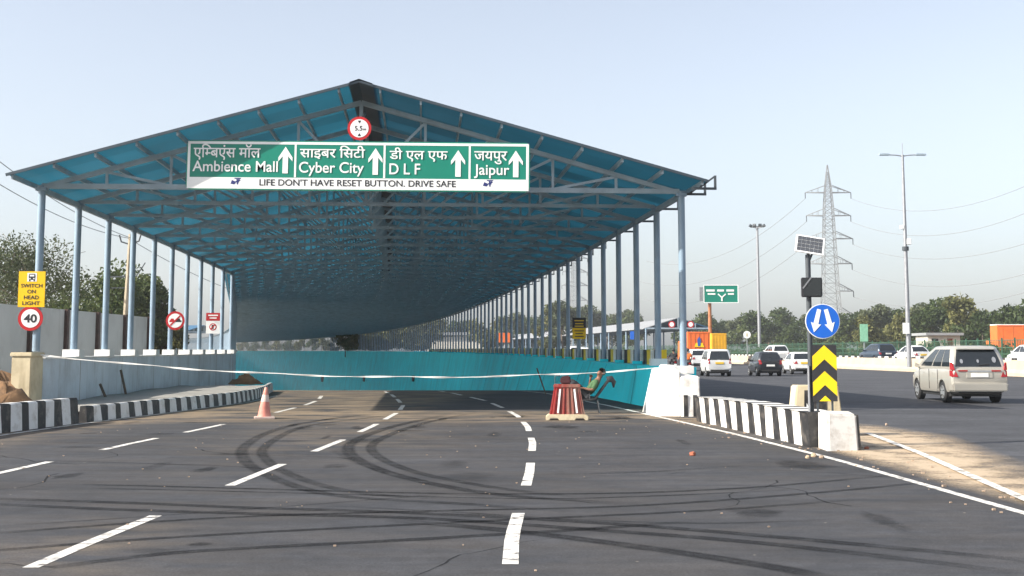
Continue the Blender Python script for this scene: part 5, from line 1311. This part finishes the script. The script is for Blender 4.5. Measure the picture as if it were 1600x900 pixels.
# photo column, row of the top, distance, kind
TREES = [(1150, 497, 330, 3), (1172, 492, 310, 1), (1200, 498, 320, 0), (1222, 488, 330, 1), (1246, 500, 290, 4), (1262, 492, 320, 3), (1318, 496, 270, 1), (1342, 488, 285, 0), (1366, 478, 250, 3), (1384, 482, 260, 0),
         (1402, 494, 225, 2), (1436, 476, 225, 3), (1456, 480, 215, 0), (1478, 474, 220, 1), (1494, 466, 205, 5), (1514, 468, 210, 2), (1534, 486, 200, 4), (1550, 496, 215, 2), (1580, 476, 190, 0), (1612, 470, 185, 4),
         (1128, 500, 350, 0), (1106, 494, 340, 1), (1300, 500, 300, 4), (1420, 488, 260, 1), (1085, 500, 360, 4), (1352, 500, 215, 2),
         (995, 492, 420, 1), (972, 486, 440, 3), (948, 494, 400, 0), (925, 480, 380, 3), (903, 488, 430, 1), (880, 474, 300, 3), (866, 478, 310, 5), (850, 492, 420, 0), (832, 496, 430, 4), (815, 500, 450, 1), (796, 490, 400, 3), (775, 502, 420, 2), (752, 504, 360, 2), (730, 500, 430, 0), (708, 506, 400, 1), (690, 503, 390, 2),
         (672, 500, 330, 2), (655, 504, 330, 5), (640, 502, 300, 2), (622, 508, 330, 1), (606, 506, 300, 2), (588, 512, 340, 5), (572, 512, 330, 2), (556, 516, 340, 1), (540, 518, 350, 2), (522, 522, 400, 5), (505, 527, 560, 2), (488, 528, 600, 1), (470, 530, 650, 2), (452, 530, 720, 4), (434, 532, 780, 2), (416, 532, 800, 1), (398, 533, 820, 4), (380, 533, 830, 2)]
marks = [(1110, 'the overhead green sign'), (1186, 'the high mast light'), (1290, 'the lattice pylon'), (1418, 'the twin arm street lamp'), (905, 'the warning board'), (1062, 'the far gable'), (1470, 'the small pale house'), (800, 'the low pale shed roof'), (640, 'the teal wall bend')]
ordn = ['first', 'second', 'third', 'fourth', 'fifth', 'sixth', 'seventh', 'eighth', 'ninth', 'tenth', 'eleventh', 'twelfth', 'thirteenth', 'fourteenth', 'fifteenth']
cnt = {}
for x, yt, D, k in sorted(TREES):
    mk_ = max([m_ for m_ in marks if m_[0] <= x], default=None)
    if mk_: cnt[mk_[1]] = cnt.get(mk_[1], 0) + 1; lab = '%s far tree, %s to the right of %s' % (KIND[k][0], ordn[cnt[mk_[1]] - 1], mk_[1])
    else: cnt['w'] = cnt.get('w', 0) + 1; lab = '%s tree seen through far columns, %s from the wall end' % (KIND[k][0], ordn[cnt['w'] - 1])
    p = px(x, yt, D); gz = 0.0; hh = (p.z - gz) / KIND[k][2]
    rr = random.Random(x); ws = max(hh, .75) * rr.uniform(.95, 1.2)
    if used[k]: o = dup(protos[k])
    else: o = protos[k]; used[k] = True
    o.location = (p.x, D, gz); o.rotation_euler = (0, 0, rr.uniform(0, 6.3)); o.scale = (ws, ws, hh)
    tag(o, lab, 'tree', 'trees along the far side')
# creeper and shrubs massed behind the fence
rr = random.Random(5); cs = []
for k in range(150):
    Yk = rr.uniform(95, 420); cs.append(((fence_x(Yk) + rr.uniform(1.2, 5), Yk, rr.uniform(.3, 1.5)), rr.uniform(.8, 1.5)))
V, Fc, tint = leaf_cloud(cs, 26000, .26, 8)
me = bpy.data.meshes.new('undergrowth'); me.from_pydata([tuple(v) for v in V], [], Fc); me.materials.append(LEAF['mid']); a_ = me.attributes.new('tint', 'FLOAT', 'FACE'); a_.data.foreach_set('value', tint)
hg = bpy.data.objects.new('undergrowth', me); COL.objects.link(hg); tag(hg, 'dense green undergrowth massed behind the long green fence', 'undergrowth', kind='stuff')
# left side
lt = make_tree('bare_tree', 7.6, 6.6, 'olive', 77, 7000, .085, .16, bare=4, base=.22); lt.location = (px(45, 548, 72).x, 72, 0); tag(lt, 'grey green sparse tree behind the grey panel wall at the left edge', 'tree', 'trees behind the panel wall')
lt2 = dup(lt, (px(-20, 548, 78).x, 78, 0), 2.1, 1.05, 'sparse tree cut off by the left edge of the photo'); 
for i, (x, yt, D, sd, w_, lab) in enumerate(((118, 434, 88, 3, 15, 'dense dark tree behind the panel wall, just right of the sparse tree'), (178, 432, 92, 9, 15, 'dense dark tree behind the concrete utility pole'), (226, 438, 95, 14, 9, 'dense dark tree right of the concrete utility pole'), (262, 492, 100, 21, 7, 'low pale tree farthest right behind the panel wall'))):
    p = px(x, yt, D); t_ = make_tree('leafy_tree', p.z, w_ * .62, 'pale' if i == 3 else 'mid', sd, 6500, .17, .2, base=.14); t_.location = (p.x, D, 0); tag(t_, lab, 'tree', 'trees behind the panel wall')

# ------------------------------------------------------------------ grey panel wall with brown posts on the left
pts = [(-20.6, 18)] + [(-20.35, 22 + 4.4 * k) for k in range(14)]
pts = [(-20.3 - .0 * k, 14.2 + 4.4 * k) for k in range(14)] + [(-21.6, 75.8), (-23.9, 79.6), (-27, 82.8)]
pw = tag(thing('panel_wall', 'tall grey panel wall with brown posts behind the left columns', 'wall', (-20.3, 50, 0)), kind='thing')
for (xa, ya), (xb, yb_) in zip(pts, pts[1:]):
    d = Vector((xb - xa, yb_ - ya, 0)).normalized() * .16
    rel(MB().bar((xa + d.x, ya + d.y, 1.7), (xb - d.x, yb_ - d.y, 1.7), .12, 3.5).build('panel', M['panel']), pw)
for xa, ya in pts: rel(MB().box(xa - .12, xa + .2, ya - .15, ya + .15, -.05, 3.47).build('post', M['rust']), pw)
# concrete utility pole
q = px(192, 548, 76); up = thing('utility_pole', 'pale concrete utility pole with steel cross arms behind the panel wall', 'utility pole', (q.x, 76, 0)); ht = px(198, 366, 76).z
MB().tube([(0, 0, -.2), (.25, 0, ht)], [.2, .13], 8).build('pole', M['pole'], up, smooth=True)
mb = MB(); mb.tube([(-.42, 0, ht - .05), (-.3, 0, ht - .45), (.25, 0, ht - .62), (.75, 0, ht - .4), (.86, 0, ht)], .05, 6); mb.build('top_bracket', M['darksteel'], up)
mb = MB(); mb.bar((-1.0, 0, ht - 2.55), (.7, -.1, ht - 2.5), .09, .09); mb.bar((-.95, 0, ht - 2.8), (-.95, 0, ht - 2.25), .07, .07); mb.bar((.7, -.1, ht - 2.5), (1.2, -.1, ht - 1.7), .05, .05); mb.bar((-.8, -.05, ht - 3.2), (.4, -.05, ht - 3.2), .06, .06); mb.build('cross_arm', M['darksteel'], up)

# soil heap, stones
structure_heap = MB()
def heap(name, x, y, rx, ry, h, seed, label):
    rr = random.Random(seed); mb = MB(); n, m_ = 22, 8; idx = []
    for j in range(m_):
        s = 1 - j / m_; idx.append(mb.add([(x + rx * s * math.cos(2 * math.pi * k / n) * rr.uniform(.86, 1.12), y + ry * s * math.sin(2 * math.pi * k / n) * rr.uniform(.86, 1.12), max(-.02, h * (1 - s ** 1.25) + rr.uniform(-.09, .09) * h * 1.4 * (j > 0)) - .02 * (j == 0)) for k in range(n)], []))
    for j in range(m_ - 1):
        for k in range(n): mb.f.append([idx[j] + k, idx[j] + (k + 1) % n, idx[j + 1] + (k + 1) % n, idx[j + 1] + k]); mb.m.append(0)
    mb.f.append([idx[-1] + k for k in range(n)]); mb.m.append(0)
    return tag(mb.build(name, M['soil'], smooth='all'), label, 'soil heap', kind='thing')
heap('soil_heap', -11.35, 28.6, 1.2, 1.5, .98, 2, 'brown soil heap beside the cream pillar behind the taller kerb')
heap('soil_heap', -13.9, 34.5, 2.0, 2.0, 1.05, 6, 'darker soil heap farther back at the left edge')
heap('soil_heap', -13.0, 63, .8, .8, .5, 9, 'small dark heap at the far foot of the grey wall')
rr = random.Random(12)
def rock(name, label, p, s, m, grp):
    bm = bmesh.new(); bmesh.ops.create_icosphere(bm, subdivisions=2, radius=s)
    for v in bm.verts: v.co *= rr.uniform(.8, 1.15); v.co.z *= .7
    me = bpy.data.meshes.new(name); bm.to_mesh(me); bm.free(); me.materials.append(m); o = bpy.data.objects.new(name, me); COL.objects.link(o); o.location = p + Vector((0, 0, s * .4)); o.rotation_euler = (rr.random(), rr.random(), rr.random() * 6); return tag(o, label, 'stone', grp)
for x, y, s, m, lab in ((1082, 712, .055, 'brick', 'red brick lump lying alone on the dark asphalt'), (1272, 714, .05, 'sand', 'pale crumbled lump beside the edge line below the white block'), (1262, 716, .035, 'sand', 'smaller pale crumb left of the crumbled lump'), (1284, 716, .04, 'stone', 'pale brown crumb right of the crumbled lump'),
                        (1354, 702, .045, 'brick', 'reddish stone on the sand right of the white block'), (1335, 700, .035, 'stone', 'brown stone just right of the white end block'), (1385, 664, .03, 'stone', 'small brown stone on the far sand')):
    rock('stone', lab, gp(x, y), s, M[m], 'loose stones by the road')
gr = MB(); rr2 = random.Random(4)
for _ in range(260):
    u = rr2.random()
    if u < .5: Yk = rr2.uniform(11, 30); x = interp([(8, 5.3), (20, 4.95), (30, 4.0)], Yk) + rr2.gauss(.25, .35)
    else: Yk = rr2.uniform(9.5, 30); x = rr2.uniform(-9, 5)
    s = rr2.uniform(.005, .012) if u > .5 else rr2.uniform(.006, .022); o_ = Vector((x, Yk, s * .4 + .004)); gr.bar(o_ - Vector((s, 0, 0)), o_ + Vector((s, s * rr2.uniform(-.6, .6), 0)), s * 1.4, s)
tag(gr.build('gravel', M['stone']), 'scattered gravel and crumbs on the ramp asphalt', 'gravel', kind='stuff')

# ------------------------------------------------------------------ masts, lamps, pylon
q = px(1420, 548, 95); sl2 = thing('street_lamp', 'tall twin arm street lamp rising from the concrete barrier', 'street lamp', (q.x, 95, .4)); ht = px(1416, 242, 95).z - .4
MB().tube([(0, 0, 0), (0, 0, ht * .5), (0, 0, ht)], [.19, .145, .09], 12).build('pole', M['galv'], sl2, smooth=True)
for s in (-1, 1): MB().tube([(0, 0, ht - .1), (s * .5, 0, ht - .02), (s * 1.75, 0, ht + .02)], [.05, .045, .035], 6).build('arm', M['galv'], sl2); mb = MB(); mb.box(s * 1.38 - .38, s * 1.38 + .38, -.12, .12, ht - .05, ht + .10); mb.build('lamp_head', M['steel'], sl2, bevel=.03)
MB().tube([(0, 0, ht), (0, 0, ht + .9)], .025, 6).build('spike', M['galv'], sl2)
zb_ = px(1420, 378, 95).z - .4
mb = MB(); mb.box(.08, .42, -.15, .15, zb_ - .2, zb_ + .25); mb.build('junction_box', M['signwhite'], sl2, bevel=.03)
mb = MB(); mb.box(-.35, -.08, -.12, .12, zb_ + .95, zb_ + 1.25); mb.build('camera_box', M['signwhite'], sl2, bevel=.03)
mb = MB(); mb.tube([(0, 0, zb_ - .65), (0, 0, zb_ - .35)], .24, 10); mb.build('clamp_band', M['darksteel'], sl2)
zz = px(1420, 513, 95).z - .4; mb = MB(); mb.box(-.45, .02, -.24, -.19, zz - .4, zz + .4); mb.build('small_plate', M['signwhite'], sl2)
q = px(1187, 548, 300); hm = thing('high_mast_light', 'thin high mast with a ring of floodlights far behind the cars', 'mast light', (q.x, 300, 0)); ht = px(1186, 356, 300).z
MB().tube([(0, 0, 0), (0, 0, ht)], [.42, .26], 10).build('mast', M['galv'], hm, smooth=True)
mb = MB(); mb.tube([(1.2 * math.cos(2 * math.pi * k / 16), 1.2 * math.sin(2 * math.pi * k / 16), ht + .2) for k in range(17)], .1, 5, cap=False)
for k in range(4): a_ = math.pi * k / 2; mb.bar((0, 0, ht - .2), (1.2 * math.cos(a_), 1.2 * math.sin(a_), ht + .2), .1, .1)
mb.build('lamp_ring', M['galv'], hm)
for k in range(8):
    a_ = 2 * math.pi * k / 8 + .2; c = Vector((1.45 * math.cos(a_), 1.45 * math.sin(a_), ht + .35)); mb = MB(); mb.bar(c, c + Vector((math.cos(a_) * .45, math.sin(a_) * .45, .25)), .7, .5); mb.build('floodlight', M['darksteel'], hm)

PD = 345.0
base = px(1299, 505, PD); py = thing('pylon', 'grey lattice power pylon behind the solar signal post', 'pylon', (base.x, PD, 0)); ph_ = px(1289, 258, PD).z
mb = MB()
def half(z):
    u = z / ph_
    return interp([(0, 2.9), (.35, 1.95), (.78, 1.15), (.88, .8), (1, .08)], u)
lv = [0]; 
while lv[-1] < ph_ * .985: lv.append(lv[-1] + max(1.3, half(lv[-1]) * 1.35))
lv[-1] = ph_
for z0, z1 in zip(lv, lv[1:]):
    a_, b_ = half(z0), half(z1)
    cs0 = [(-a_, -a_, z0), (a_, -a_, z0), (a_, a_, z0), (-a_, a_, z0)]; cs1 = [(-b_, -b_, z1), (b_, -b_, z1), (b_, b_, z1), (-b_, b_, z1)]
    for k in range(4):
        mb.bar(cs0[k], cs1[k], .17, .17); mb.bar(cs0[k], cs1[(k + 1) % 4], .085, .085); mb.bar(cs0[(k + 1) % 4], cs1[k], .085, .085); mb.bar(cs1[k], cs1[(k + 1) % 4], .10, .10)
mb.build('lattice_tower', M['pylon'], py)
tips = []
for yrow, ext, both in ((301, 6.2, 1), (337, 6.0, 1), (373, 6.4, 1), (412, 6.0, 1), (455, 6.2, 1), (492, 6.0, 1)):
    z = px(1290, yrow, PD).z; h0 = half(z)
    for s in (-1, 1):
        mb = MB(); tip = Vector((s * ext, 0, z))
        for sy in (-1, 1):
            mb.bar((s * h0, sy * h0, z), tip, .2, .2); mb.bar((s * h0, sy * h0, z + 1.9), tip, .17, .17)
            for u in (.35, .65): p_ = Vector((s * h0, sy * h0, z)).lerp(tip, u); q_ = Vector((s * h0, sy * h0, z + 1.9)).lerp(tip, u); mb.bar(p_, q_, .08, .08)
        mb.build('cross_arm', M['pylon'], py)
        mb = MB(); mb.tube([tip, tip + Vector((0, 0, -1.6))], .12, 6); mb.build('insulator', M['darksteel'], py); tips.append((s, tip + py.location + Vector((0, 0, -1.6))))
def cable(label, a_, b_, sag, r_, name='power_cable', grp='overhead power cables'):
    pts = [Vector(a_).lerp(Vector(b_), k / 24) - Vector((0, 0, sag * 4 * (k / 24) * (1 - k / 24))) for k in range(25)]
    mb = MB(); mb.tube(pts, r_, 5); return tag(mb.build(name, M['wire'], smooth='all'), label, 'cable', grp)
rt = [t_ for s, t_ in tips if s > 0]; ltp = [t_ for s, t_ in tips if s < 0]
names = ['topmost', 'second highest', 'third highest', 'fourth highest', 'fifth highest', 'lowest']
for i, (yy, sg) in enumerate(((252, 6), (296, 6), (352, 5), (402, 5), (432, 4), (560, 0))[:5]):
    cable('%s cable running right from the pylon' % names[i], rt[i], px(1680, yy, 235), sg, .055)
for i, (xx, yy, sg) in enumerate(((1010, 408, 7), (1000, 440, 7), (1000, 466, 7))):
    cable('%s cable running left from the pylon behind the canopy' % names[i], ltp[i], px(xx, yy, 420), sg, .06)
for i, (a_, b_) in enumerate((((-60, 205), (205, 372)), ((-60, 250), (200, 372)), ((200, 372), (420, 470)))):
    cable(('upper thin line from the utility pole to the left edge', 'lower thin line from the utility pole to the left edge', 'thin line from the utility pole running behind the left columns')[i], px(*a_, 76 if a_[0] > 0 else 52), px(*b_, 76 if b_[0] < 300 else 115), .5, .02)

# ------------------------------------------------------------------ far signs, far canopies, small house
q = px(1110, 548, 150); gs = thing('overhead_sign', 'green overhead board on a rusty post above the orange lorry', 'road sign', (q.x, 150, 0)); a_, b_ = px(1099, 445, 149.6), px(1154, 473.5, 149.6)
w, h = b_.x - a_.x, a_.z - b_.z; cx_, cz_ = (a_.x + b_.x) / 2 - q.x, (a_.z + b_.z) / 2
MB().tube([(0, 0, -.1), (0, 0, b_.z + .1)], [.24, .2], 10).build('post', M['rustpole'], gs, smooth=True)
MB().box(cx_ - w / 2, cx_ + w / 2, -.40, -.30, cz_ - h / 2, cz_ + h / 2).build('board', M['green'], gs)
mb = MB(); frame(mb, cx_ - w / 2, cx_ + w / 2, cz_ - h / 2, cz_ + h / 2, .09, -.43, -.402); mb.build('border', M['signwhite'], gs)
mb = MB(); mb.bar((-1.2, -.2, b_.z + .35), (w * .75, -.2, b_.z + .35), .15, .15); mb.bar((-1.2, -.2, a_.z - .35), (w * .75, -.2, a_.z - .35), .15, .15); mb.bar((-.95, -.2, b_.z + .3), (-.95, -.2, a_.z - .3), .2, .5); mb.build('gantry_frame', M['galv'], gs)
mb = MB(); rr = random.Random(2); x = cx_ - w * .42
for wd in (1.0, .8, .9): mb.box(x, x + wd * .98, -.43, -.402, cz_ + .28, cz_ + .52); x += wd + .28
for wd, x in ((.9, cx_ - w * .38), (.7, cx_ + w * .2)): mb.box(x, x + wd, -.43, -.402, cz_ - .10, cz_ + .08)
mb.build('line_blocks', M['signwhite'], gs)
mb = MB(); mb.bar((cx_ + .1, -.42, cz_ - .85), (cx_ + .1, -.42, cz_ - .4), .04, .16); mb.bar((cx_ + .1, -.416, cz_ - .42), (cx_ - .35, -.416, cz_), .03, .14); mb.bar((cx_ + .1, -.424, cz_ - .42), (cx_ + .55, -.424, cz_), .03, .14); mb.build('fork_arrow', M['signwhite'], gs)
q = px(1167, 523, 190); rs_ = thing('round_sign', 'small pale round sign in the green behind the cars', 'road sign', (q.x, 190, 0))
MB().tube([(0, 0, 0), (0, 0, q.z)], .06, 6).build('post', M['galv'], rs_); mb = MB().disc((0, q.z), .55, -.12, -.08, 24); mb.build('face', M['signwhite'], rs_); mb = MB(); mb.box(-.12, .1, -.14, -.122, q.z - .25, q.z + .2); mb.build('pale_symbol', M['cream'], rs_)
q = px(1350, 520, 150); ps = thing('green_billboard', 'upright pale green panel behind the fence left of the street lamp', 'billboard', (q.x, 150, 0)); w, h = 12 * 150 / F, 27 * 150 / F
MB().box(-w / 2, w / 2, -.05, .05, q.z - h / 2, q.z + h / 2).build('board', mat('pale_green_panel', (.22, .48, .32), .6), ps); MB().tube([(0, .1, 0), (0, .1, q.z)], .06, 6).build('post', M['galv'], ps)
# pale low house
a_ = px(1450, 538, 168); b_ = px(1500, 523, 168); hs2 = thing('small_house', 'low pale house with overhanging flat roof in front of the trees', 'house', (a_.x, 168, 0)); w = b_.x - a_.x
MB().box(0, w, 0, 5, 0, b_.z - .1).build('wall', M['house'], hs2); MB().box(-.4, w + .3, -.6, 5.5, b_.z - .09, b_.z + .25).build('roof', M['shed'], hs2); MB().box(w * .12, w * .32, -.06, -.004, b_.z - 1.5, b_.z - .5).build('window', M['glass'], hs2); MB().box(w * .6, w * .76, -.06, -.004, b_.z - 1.7, b_.z - .5).build('window', M['glass'], hs2)
# far canopy on the right (gable end towards us) and the one on the far left
def far_canopy(label, pts, hwid, ze, zr, step, gable_blue=True):
    root = thing('far_canopy', label, 'canopy', (pts[0][0], pts[0][1], 0), group='farther canopies'); n = len(pts)
    P = [Vector((x, y, 0)) for x, y in pts]
    def nrm(i): d = (P[min(i + 1, n - 1)] - P[max(i - 1, 0)]).normalized(); return Vector((d.y, -d.x, 0))
    for s in (-1, 1):
        mb = MB(); idx = []
        for i in range(n): 
            e = P[i] + nrm(i) * s * hwid; idx.append(mb.add([P[i] + Vector((0, 0, zr)), e + Vector((0, 0, ze)), e + Vector((0, 0, ze - .12)), P[i] + Vector((0, 0, zr - .12))], []))
        for a1, b1 in zip(idx, idx[1:]):
            for k in range(4): mb.f.append([a1 + k, a1 + (k + 1) % 4, b1 + (k + 1) % 4, b1 + k]); mb.m.append(0)
        mb.f.append([idx[0] + k for k in range(4)]); mb.f.append([idx[-1] + k for k in range(4)]); mb.m += [0, 0]
        rel(mb.build('roof', M['bluepaint'] if gable_blue and s > 0 else (M['shed'] if gable_blue else M['bluepaint'])), root)
    for i in range(n):
        nn = nrm(i)
        mb = MB(); mb.bar(P[i] + nn * (hwid - .5) + Vector((0, 0, ze)), P[i] - nn * (hwid - .5) + Vector((0, 0, ze)), .2, .25)
        if i == 0:
            for u in (-.5, 0, .5): mb.bar(P[0] + nn * hwid * u + Vector((0, 0, ze)), P[0] + nn * hwid * u + Vector((0, 0, ze + (zr - ze) * (1 - abs(u)) - .1)), .14, .14)
        rel(mb.build('truss', M['steel']), root)
        for s in (-1, 1): q_ = P[i] + nn * s * (hwid - .4); rel(MB().tube([q_, q_ + Vector((0, 0, ze))], .14, 8).build('column', M['column']), root)
    return root
g0 = px(1060, 548, 205)
fc = far_canopy('farther blue gabled canopy seen between the right columns', [(g0.x - k * .75 - .012 * k * k, 205 + 9.0 * k) for k in range(26)], 5.6, px(1000, 513, 205).z, px(1062, 496, 205).z, 9)
zr_ = px(1060, 507, 204.5).z
for dx in (-1.1, 1.9):
    o = tag(MB().disc((0, 0), .55, 0, .05, 20).build('round_sign', M['signred']), 'round red sign on the far gable, %s one' % ('left' if dx < 0 else 'right'), 'road sign', 'red signs on the far gable'); o.location = (g0.x + dx, 204.2, zr_)
    MB().disc((0, 0), .36, -.02, -.002, 20).build('pale_face', M['signwhite'], o)
g1 = px(318, 548, 250); far_canopy('farther low canopy seen between the far left columns', [(g1.x - 12.0 * k, 250 + 7.0 * k) for k in range(7)], 5.5, px(300, 519, 250).z, px(300, 508, 250).z, 9, False)
shed = thing('long_shed', 'long low shed with pale roof beyond the right columns', 'shed', (px(880, 548, 330).x, 330, 0))
a_, b_ = px(640, 528, 380), px(770, 524, 380); a_ -= shed.location; b_ -= shed.location
MB().hexa([(a_.x, 50, 0), (b_.x, 50, 0), (b_.x, 58, 0), (a_.x, 58, 0), (a_.x, 50, a_.z), (b_.x, 50, b_.z), (b_.x, 58, b_.z), (a_.x, 58, a_.z)]).build('wall', M['house'], shed)
MB().box(a_.x - 1, b_.x + 1, 49, 59, b_.z + .02, b_.z + .9).build('roof', M['shed'], shed)
q = px(789, 528, 230); ob = thing('small_billboard', 'small orange board on a post seen between the right columns', 'billboard', (q.x, 230, 0)); MB().box(-1.1, 1.1, -.1, .1, q.z - .8, q.z + .9).build('board', M['orange'], ob); MB().tube([(0, .2, 0), (0, .2, q.z)], .1, 6).build('post', M['galv'], ob)
q = px(947, 533, 200); bs = thing('blue_board', 'small blue and white board beyond the right columns, low by the fence', 'billboard', (px(992, 529, 190).x, 190, 0)); zq = px(992, 524, 190).z
MB().box(-.7, .7, -.1, .1, zq - .6, zq + .6).build('board', M['signblue'], bs); MB().tube([(0, .2, 0), (0, .2, zq)], .1, 6).build('post', M['galv'], bs)
# pylon far beyond the canopy, seen between columns
p2 = dup(py, (px(899, 548, 520).x, 520, 0), .3, .88, 'distant lattice pylon seen between the right canopy columns')
py['group'] = p2['group'] = 'lattice pylons'

# ------------------------------------------------------------------ haze
hz = bpy.data.materials.new('haze_air'); hz.use_nodes = True; nt = hz.node_tree; nt.nodes.remove(nt.nodes['Principled BSDF'])
pv = nt.nodes.new('ShaderNodeVolumePrincipled'); pv.inputs['Color'].default_value = (.90, .94, 1, 1); pv.inputs['Density'].default_value = .00032; pv.inputs['Anisotropy'].default_value = .2
nt.links.new(pv.outputs[0], nt.nodes['Material Output'].inputs['Volume'])
mb = MB().box(-700, 700, -150, 1300, -34, 75); ho = mb.build('haze', hz); tag(ho, 'pale haze in the air over the whole road', 'haze', kind='stuff')
